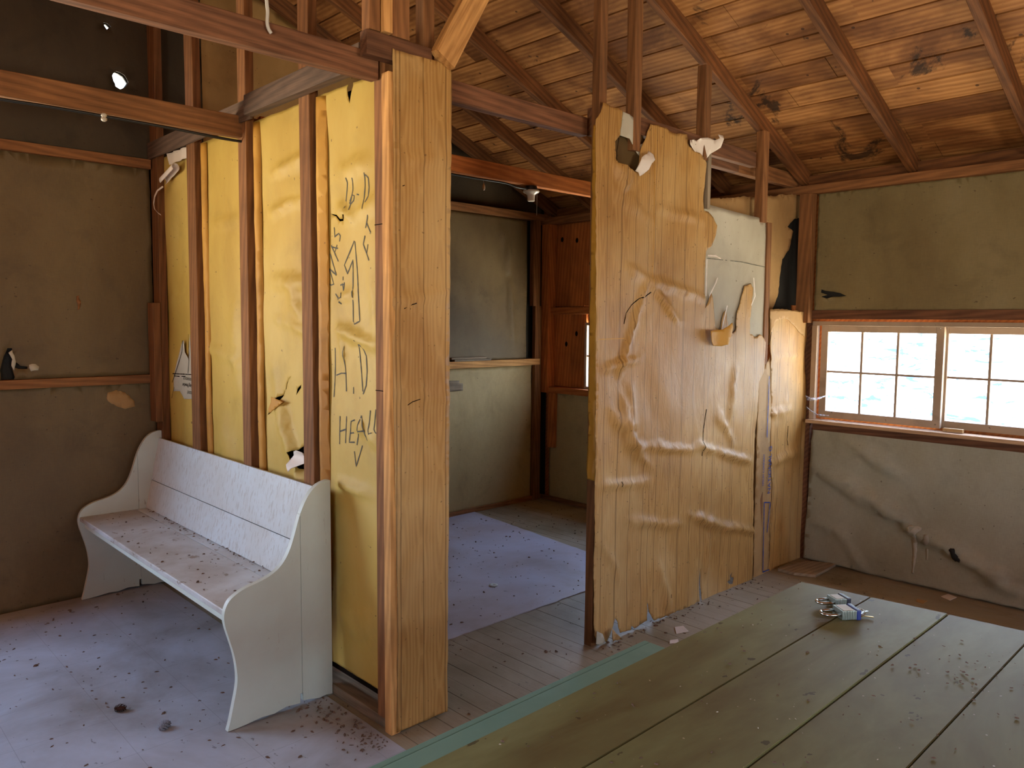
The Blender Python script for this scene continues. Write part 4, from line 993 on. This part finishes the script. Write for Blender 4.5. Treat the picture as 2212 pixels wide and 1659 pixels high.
o = slab('linoleum_sheet', [(XL + .02, -.75), (-.03, -.62), (-.03, 2.28), (XL + .02, 2.28)], .0, .004, 'lino', 4, .001); tag(o, 'grey linoleum sheet on the floor under the white pew', 'linoleum')

# ------------------------------------------------------------------ pew
def ppl(pts): return [(on(u, v, 'y', .421).x, max(0.006, on(u, v, 'y', .421).z)) for u, v in pts]
prof = ppl([(492, 1587), (497, 1562), (505, 1522), (511, 1490), (513, 1465), (510, 1435), (504, 1408), (495, 1380), (487, 1355), (484, 1335), (487, 1316), (496, 1298), (512, 1283), (532, 1270), (556, 1259), (580, 1246), (601, 1229), (617, 1207), (628, 1182), (637, 1152), (644, 1125), (651, 1103), (660, 1082), (671, 1063), (686, 1047), (704, 1038), (727, 1035)])
xb = -.004
prof[-1] = (xb, prof[-1][1])
prof = [(max(-.46, min(xb, x)), z) for x, z in prof] + [(xb, .006)]
bottom = [(xb - .03, .010), (xb - .06, .007), (xb - .10, .016), (xb - .128, .020), (xb - .129, .052), (xb - .141, .052), (xb - .142, .014), (xb - .20, .020), (xb - .25, .010), (xb - .30, .014), (xb - .36, .008), (xb - .40, .006)]
def smooth_prof(P, n=4):
    out = []
    for i in range(len(P) - 2):
        p0, p1, p2, p3 = [V(P[j]) for j in (max(i - 1, 0), i, i + 1, min(i + 2, len(P) - 2))]
        for k in range(n):
            t = k / n; q = .5 * ((2 * p1) + (-p0 + p2) * t + (2 * p0 - 5 * p1 + 4 * p2 - p3) * t * t + (-p0 + 3 * p1 - 3 * p2 + p3) * t ** 3); out.append((q.x, q.y))
    return out + [P[-2], P[-1]]
PR = smooth_prof(prof) + bottom
pew = empty('pew', (-.22, 1.33, .004))
def clip_x(P, a, b):
    def cut(P, x, keep):
        out = []
        for i in range(len(P)):
            p, q = P[i], P[(i + 1) % len(P)]; ip, iq = keep(p[0] - x), keep(q[0] - x)
            if ip: out.append(p)
            if ip != iq: t = (x - p[0]) / (q[0] - p[0]); out.append((x, p[1] + (q[1] - p[1]) * t))
        return out
    return cut(cut(P, a, lambda d: d >= 0), b, lambda d: d <= 0)
def end_panel(y0, y1, nm):
    par = None
    xs = [-1, -.135, xb + 1]      # the board seams
    bm = bmesh.new()
    for a, b in ((-1, -.1362), (-.1348, 1)):
        P = clip_x(PR, a, b)
        A = [bm.verts.new((x, y0, z)) for x, z in P]; B = [bm.verts.new((x, y1, z)) for x, z in P]
        bm.faces.new(A); bm.faces.new(B[::-1]); n = len(P)
        for i in range(n): bm.faces.new((A[i], B[i], B[(i + 1) % n], A[(i + 1) % n]))
    bmesh.ops.recalc_face_normals(bm, faces=bm.faces)
    o = link('end_panel', bm, 'pew', pew, Matrix.Identity(4))
    md = o.modifiers.new('b', 'BEVEL'); md.width = .002; md.segments = 2; md.limit_method = 'ANGLE'; md.angle_limit = .9
    return o
end_panel(.421, .443, 'near'); end_panel(2.225, 2.247, 'far')
sf, sb = (-.418, .462), (-.215, .445)
def slat(name, p, q, th, mat, y0=.443, y1=2.225, nosing=False, up=True):
    """board whose cross-section runs p->q in (x,z)"""
    p, q = V(p), V(q); t = (q - p).normalized(); n = V((-t.y, t.x)); n = n if up else -n
    bm = bmesh.new(); C = [p, q, q - n * th, p - n * th]
    ny = 12; rings = [[bm.verts.new((c.x, y0 + (y1 - y0) * i / ny, c.y)) for c in C] for i in range(ny + 1)]
    for a, b in zip(rings, rings[1:]):
        for k in range(4): bm.faces.new((a[k], a[(k + 1) % 4], b[(k + 1) % 4], b[k]))
    bm.faces.new(rings[0][::-1]); bm.faces.new(rings[-1]); bmesh.ops.recalc_face_normals(bm, faces=bm.faces)
    o = link(name, bm, mat, pew, Matrix.Identity(4)); md = o.modifiers.new('b', 'BEVEL'); md.width = .005 if nosing else .0015; md.segments = 3; return o
slat('seat_board', (-.432, .452), (-.152, .448), .024, 'pew_seat', nosing=True)
slat('seat_board', (-.1505, .448), (-.075, .447), .024, 'pew_seat')
slat('seat_apron', (-.410, .425), (-.392, .425), .035, 'pew')
slat('back_board', (-.100, .450), (-.066, .600), .02, 'pew_back', up=True)
slat('back_board', (-.0655, .603), (-.020, .832), .02, 'pew_back', up=True)
tag(pew, 'worn white painted wooden pew with curved end panels against the left partition', 'pew')

# ------------------------------------------------------------------ table and bench
tb = empty('table', (-.3, -1.6, 0))
def fx(y): return .655 + (y + 1.186) * -.115
seams = [-1.186, -1.385, -1.580, -1.775, -1.97, -2.165]
for i in range(5):
    y1, y0 = seams[i], seams[i + 1] + .0032; bm = bmesh.new(); ny, nx = 2, 10; rr = random.Random(i)
    xe1, xe0 = fx(y1) + rr.uniform(-.003, .003), fx(y0) + rr.uniform(-.003, .003); L = 2.0; z = .72 + rr.uniform(-.002, .001)
    vs = []
    for zz in (z - .024, z):
        for yy, xe in ((y0, xe0), (y1, xe1)): vs += [bm.verts.new((xe - L, yy, zz)), bm.verts.new((xe, yy, zz))]
    for f in ((0, 1, 3, 2), (4, 6, 7, 5), (0, 4, 5, 1), (2, 3, 7, 6), (0, 2, 6, 4), (1, 5, 7, 3)): bm.faces.new([vs[k] for k in f])
    bmesh.ops.recalc_face_normals(bm, faces=bm.faces); bmesh.ops.bevel(bm, geom=list(bm.edges), offset=.0014, segments=2, affect='EDGES')
    link('table_board', bm, 'table', tb, Matrix.Identity(4))
for xx in (-1.05, .35):
    o = box('cleat', xx, xx + .045, -2.12, -1.22, .61, .694, 'bench', tb)
    for yy in (-1.30, -2.06): box('leg', xx + .045, xx + .085, yy, yy + .085, 0, .69, 'bench', tb)
tag(tb, 'long olive painted plank table in the right foreground under the padlocks', 'table')
bn = empty('bench', (-.3, -.85, 0))
bm = bmesh.new(); yo = -.742; bx(bm, -1.45, .480, yo - .022, yo, .41, .449, .003); link('edge_board', bm, 'bench', bn, Matrix.Identity(4))
bm = bmesh.new(); bx(bm, -1.45, .478, yo - .25, yo - .0235, .425, .450, .003); link('seat_board', bm, 'bench', bn, Matrix.Identity(4))
for xx in (-1.2, .25): box('leg', xx, xx + .04, yo - .22, yo - .05, 0, .424, 'bench', bn)
tag(bn, 'teal painted bench running along the far side of the plank table', 'bench')

# ------------------------------------------------------------------ padlocks
def padlock(name, p0, ang, L, W, T, bumper, roll, label, keys=False, body='lockbody'):
    r = empty(name, p0, ang); r.matrix_world = Matrix.Translation(V(p0)) @ Matrix.Rotation(ang, 4, 'Z') @ Matrix.Rotation(roll, 4, 'X')
    mw = r.matrix_world.copy()
    bm = bmesh.new()
    n = 9
    for i in range(n): bx(bm, i * L / n, (i + .86) * L / n, -W / 2, W / 2, 0, T, .0012)
    bx(bm, .001, L - .002, -W / 2 + .0012, W / 2 - .0012, .001, T - .001)
    link('lock_body', bm, body, r, mw)
    bm = bmesh.new(); bx(bm, .006, L - .008, -W / 2 + .005, W / 2 - .005, T, T + .0008); link('face_label', bm, 'locklabel', r, mw)
    bm = bmesh.new(); bx(bm, L - .002, L + .010, -W / 2 - .0015, W / 2 + .0015, -.0012, T + .0015, .002); link('bumper', bm, bumper, r, mw)
    bm = bmesh.new(); h = W * .36; pts = [(.004, -h, T / 2), (-.02, -h, T / 2)]
    for k in range(13):
        a = -math.pi / 2 - math.pi * k / 12; pts.append((-.028 + h * .95 * math.cos(a) * 1.0, h * math.sin(a), T / 2))
    pts += [(-.02, h, T / 2), (.004, h, T / 2)]; tube(bm, pts, .0040, 10); link('shackle', bm, 'steel', r, mw, smooth=True)
    if keys:
        bm = bmesh.new(); ring = [(L + .022 + .013 * math.cos(a), .013 * math.sin(a) , T * .5 + .004 * math.sin(a)) for a in [2 * math.pi * k / 20 for k in range(21)]]
        tube(bm, ring, .0010, 6, False); link('key_ring', bm, 'steel', r, mw, smooth=True)
        for (a, mt) in ((.3, 'steel'), (-.5, 'brass')):
            bm = bmesh.new(); lathe(bm, [(.010, 0), (.010, .0018)], 20, (.01, 0, 0)); bx(bm, .018, .042, -.0035, .0035, 0, .0018)
            link('key', bm, mt, r, mw @ Matrix.Translation((L + .012, 0, .002 if mt == 'brass' else .006)) @ Matrix.Rotation(a, 4, 'Z'))
        bm = bmesh.new(); lathe(bm, [(.0085, 0), (.0085, .006), (.006, .007)], 18)
        link('keyway', bm, 'brass', r, mw @ Matrix.Translation((L + .010, 0, T / 2)) @ Matrix.Rotation(math.pi / 2, 4, 'Y'), smooth=True)
    tag(r, label, 'padlock', 'padlocks on the table'); return r
a = on(1812, 1330, 'z', .72); b = on(1850, 1332, 'z', .72)
def heading(p, q): return math.atan2(q.y - p.y, q.x - p.x)
padlock('padlock', (.452, -1.385, .7215), heading(V((.452, -1.385)), V((.520, -1.435))), .042, .050, .024, 'blueplastic', 0, 'nearer steel padlock with blue bumper and keys on the table', True)
padlock('padlock', (.527, -1.335, .7215), heading(V((.52, -1.33)), V((.585, -1.372))), .036, .042, .022, 'navy', .0, 'farther steel padlock with a dark bumper lying beside the keyed one')

# ------------------------------------------------------------------ litter and small things
def cone(name, p, L, r, mat, ang, label):
    bm = bmesh.new(); rr = random.Random(int(L * 1e4))
    n = 60
    for i in range(n):
        s = i / n; a = i * 2.399; rad = r * math.sin(math.pi * (.12 + .8 * s)) ; c = V((L * (s - .5), rad * math.cos(a), rad * math.sin(a)))
        d = V((.4, math.cos(a), math.sin(a))).normalized(); u_ = d.cross(V((1, 0, 0))).normalized() * r * .42; 
        bm.faces.new([bm.verts.new(q) for q in (c - d * r * .4, c + u_ * .8 + d * r * .1, c + d * r * .5, c - u_ * .8 + d * r * .1)])
    tube(bm, [(-L * .45, 0, 0), (0, 0, 0), (L * .45, 0, 0)], [r * .3, r * .75, r * .25], 8)
    o = link(name, bm, mat, None, Matrix.Translation(V(p) + V((0, 0, r * .85))) @ Matrix.Rotation(ang, 4, 'Z')); return tag(o, label, 'pine cone', 'cones on the floor')
cone('pine_cone', on(260, 1536, 'z', .004), .042, .013, 'cone', -.6, 'small brown pine cone on the grey floor in front of the pew')
cone('pine_cone', on(355, 1574, 'z', .004), .045, .014, 'conegrey', .4, 'broken grey flaky cone on the floor near the pew end')
def scatter(name, pts, mat, lab, smin, smax, seed, z):
    rr = random.Random(seed); bm = bmesh.new()
    for (x, y) in pts:
        L = rr.uniform(smin, smax); a = rr.uniform(0, 6.3); w = L * rr.uniform(.12, .35); d = V((math.cos(a), math.sin(a), 0)); e = V((-d.y, d.x, 0))
        c = V((x, y, z)); k = [c - d * L / 2, c + e * w, c + d * L / 2 + e * w * .4, c - e * w * .6]; tp = [q + V((0, 0, w * rr.uniform(.6, 1.2))) for q in k]
        A = [bm.verts.new(q) for q in k]; B = [bm.verts.new(q.lerp(c + V((0, 0, w)), .4)) for q in tp]
        bm.faces.new(A[::-1]); bm.faces.new(B)
        for i in range(4): bm.faces.new((A[i], A[(i + 1) % 4], B[(i + 1) % 4], B[i]))
    return tag(link(name, bm, mat), lab, 'litter', kind='stuff')
rs = random.Random(9)
P1 = [(rs.uniform(-1.25, -.06), rs.uniform(-.5, 2.2)) for _ in range(300)]
P1 += [(min(-.05, rs.gauss(-.10, .05)), rs.uniform(-.05, .42)) for _ in range(110)]
scatter('leaf_litter', P1, 'litter', 'brown leaf bits and twigs scattered on the grey linoleum', .006, .022, 1, .004)
P2 = [(rs.uniform(.3, 3.0), rs.uniform(.55, 2.2)) for _ in range(330)]
scatter('leaf_litter', P2, 'litter', 'dark crumbs scattered on the linoleum of the small room', .006, .022, 2, .005)
P3 = [(rs.uniform(-.1, 2.9), rs.uniform(-.7, .5)) for _ in range(230)] + [(rs.uniform(1.1, 2.6), rs.gauss(-.03, .02)) for _ in range(90)]
scatter('leaf_litter', P3, 'litter', 'crumbs and dust scattered on the floor boards by the doorway', .005, .020, 3, .0)
P4 = [(rs.uniform(-.8, .6), rs.uniform(-2.0, -1.2)) for _ in range(150)] + [(rs.gauss(.33, .08), rs.gauss(-1.72, .05)) for _ in range(40)]
P4 = [p for p in P4 if p[0] < .6]
P1 = [p for p in P1 if not (p[0] > -.48 and (.39 < p[1] < .47 or p[1] > 2.19))]
scatter('table_crumbs', P4, 'litter', 'dark crumbs and droppings scattered on the table boards', .003, .010, 4, .7203)
scatter('table_crumbs', [(rs.uniform(-.7, .6), rs.uniform(-2.0, -1.2)) for _ in range(70)], 'grit', 'pale grit scattered on the table boards', .002, .006, 5, .7203)
scatter('pew_litter', [(rs.uniform(-.40, -.10), rs.uniform(.5, 2.2)) for _ in range(60)] + [(min(-.098, rs.gauss(-.112, .008)), rs.uniform(.5, 2.2)) for _ in range(60)], 'litter', 'brown leaf bits on the pew seat along the backrest', .005, .018, 6, .4525)
bm = bmesh.new(); lathe(bm, [(.022, 0), (.026, .003), (.024, .006), (.008, .007), (.006, .004)], 28)
tag(link('plastic_disc', bm, 'plastic', None, Matrix.Translation(on(1066, 1265, 'z', .0055)), smooth=True), 'round white plastic disc on the linoleum of the small room', 'disc')
def chip(name, u, v, pts, mat, lab, z=.0):
    c = on(u, v, 'z', z); bm = bmesh.new(); A = [bm.verts.new((c.x + x, c.y + y, z + .001)) for x, y in pts]; B = [bm.verts.new((c.x + x * .96, c.y + y * .96, z + .004 + .012 * max(0, x))) for x, y in pts]
    bm.faces.new(A[::-1]); bm.faces.new(B); n = len(A)
    for i in range(n): bm.faces.new((A[i], A[(i + 1) % n], B[(i + 1) % n], B[i]))
    return tag(link(name, bm, mat), lab, 'scrap', 'scraps on the floor')
chip('paper_scrap', 1466, 1361, [(-.05, -.02), (.02, -.045), (.055, .01), (.01, .03)], 'scrap', 'white triangular paper scrap on the floor boards before the big panel')
chip('paper_scrap', 1457, 1386, [(-.04, .0), (.0, -.025), (.03, .0), (-.01, .02)], 'scrap', 'small white paper scrap next to the table edge')
chip('paper_scrap', 2050, 1291, [(-.05, -.02), (.03, -.03), (.05, .02), (-.02, .035)], 'scrap', 'pale crumpled scrap on the dark floor below the window')
chip('paper_scrap', 1990, 1300, [(-.03, -.02), (.03, -.02), (.02, .03), (-.02, .02)], 'tan', 'tan crumpled scrap on the dark floor beyond the table')

# ------------------------------------------------------------------ outdoors
def hillmat():
    t = NT('sunlit_dry_slope')
    n = t.noise(t.coord((1, 1, 2.2), False), 1.4, 8, .7, .8)
    tuft = t.ramp(n, [(.49, srgb(236, 226, 204)), (.58, srgb(62, 76, 98))])
    return t.done(tuft, .9, .1)
M['hill'] = hillmat()
bm = bmesh.new(); NX, NY = 40, 60; rows = []
for i in range(NX + 1):
    row = []
    for j_ in range(NY + 1):
        x = 7 + i * .8; y = -26 + j_ * .8
        z = -1.1 + .05 * (x - 7) ** 1.35 + .25 * noise.noise(V((x * .6, y * .6, 1))) + .06 * noise.noise(V((x * 3, y * 3, 2)))
        row.append(bm.verts.new((x, y, z)))
    rows.append(row)
for i in range(NX):
    for j_ in range(NY): bm.faces.new((rows[i][j_], rows[i + 1][j_], rows[i + 1][j_ + 1], rows[i][j_ + 1]))
hill = link('hillside', bm, 'hill', smooth=True); struct(hill); hill.name = 'terrain_hillside'

# ------------------------------------------------------------------ light
sun = bpy.data.lights.new('sun', 'SUN'); sun.energy = 9; sun.angle = .01; sun.color = (1, .95, .86)
so = bpy.data.objects.new('sun', sun); COL.objects.link(so); so.rotation_euler = (V((.12, .5, -1))).to_track_quat('-Z', 'Y').to_euler()

SKY, GND = 12.0, 9.0
w = bpy.data.worlds.new('world'); SC.world = w; w.use_nodes = True; t = w.node_tree; n = t.nodes; n.clear()
o_ = n.new('ShaderNodeOutputWorld'); bg = n.new('ShaderNodeBackground'); tc = n.new('ShaderNodeTexCoord'); sp = n.new('ShaderNodeSeparateXYZ')
t.links.new(tc.outputs['Generated'], sp.inputs[0]); r = n.new('ShaderNodeValToRGB'); mr = n.new('ShaderNodeMapRange')
mr.inputs[1].default_value = -.25; mr.inputs[2].default_value = .6; t.links.new(sp.outputs[2], mr.inputs[0]); t.links.new(mr.outputs[0], r.inputs[0])
e = r.color_ramp.elements; e[0].position = 0; e[0].color = (1.85, 1.68, 1.32, 1)
e.new(.26).color = (1.5, 1.42, 1.2, 1); e.new(.34).color = (.80, .90, 1.0, 1); e[-1].position = 1; e[-1].color = (.42, .62, 1.0, 1)
t.links.new(r.outputs[0], bg.inputs[0]); bg.inputs[1].default_value = SKY; t.links.new(bg.outputs[0], o_.inputs[0])

def portal(ax, c, win, into):
    l = bpy.data.lights.new('portal', 'AREA'); l.shape = 'RECTANGLE'; l.size = win[1] - win[0]; l.size_y = win[3] - win[2]; l.cycles.is_portal = True
    o = bpy.data.objects.new('daylight_opening', l); COL.objects.link(o); m = (win[0] + win[1]) / 2; z = (win[2] + win[3]) / 2
    Z = -V(into); Y = V((0, 0, 1)); X = Y.cross(Z)
    o.matrix_world = Matrix.Translation((c, m, z) if ax == 'x' else (m, c, z)) @ Matrix((X, Y, Z)).transposed().to_4x4()
portal('x', XR + .115, W1, (-1, 0, 0)); portal('x', XR + .115, W2, (-1, 0, 0)); portal('y', YB + .07, W3, (0, -1, 0))
portal('x', XL - .115, FILL_LEFT, (1, 0, 0)); portal('y', YF - .105, FILL_FRONT, (0, 1, 0))

SC.view_settings.view_transform = 'Standard'; SC.view_settings.look = 'None'; SC.view_settings.gamma = 1
SC.view_settings.use_curve_mapping = False; SC.view_settings.exposure = .5
cy = SC.cycles; cy.max_bounces = 12; cy.diffuse_bounces = 8; cy.glossy_bounces = 4; cy.transparent_max_bounces = 12; cy.sample_clamp_indirect = 6
cy.use_denoising = True; cy.caustics_reflective = False; cy.caustics_refractive = False
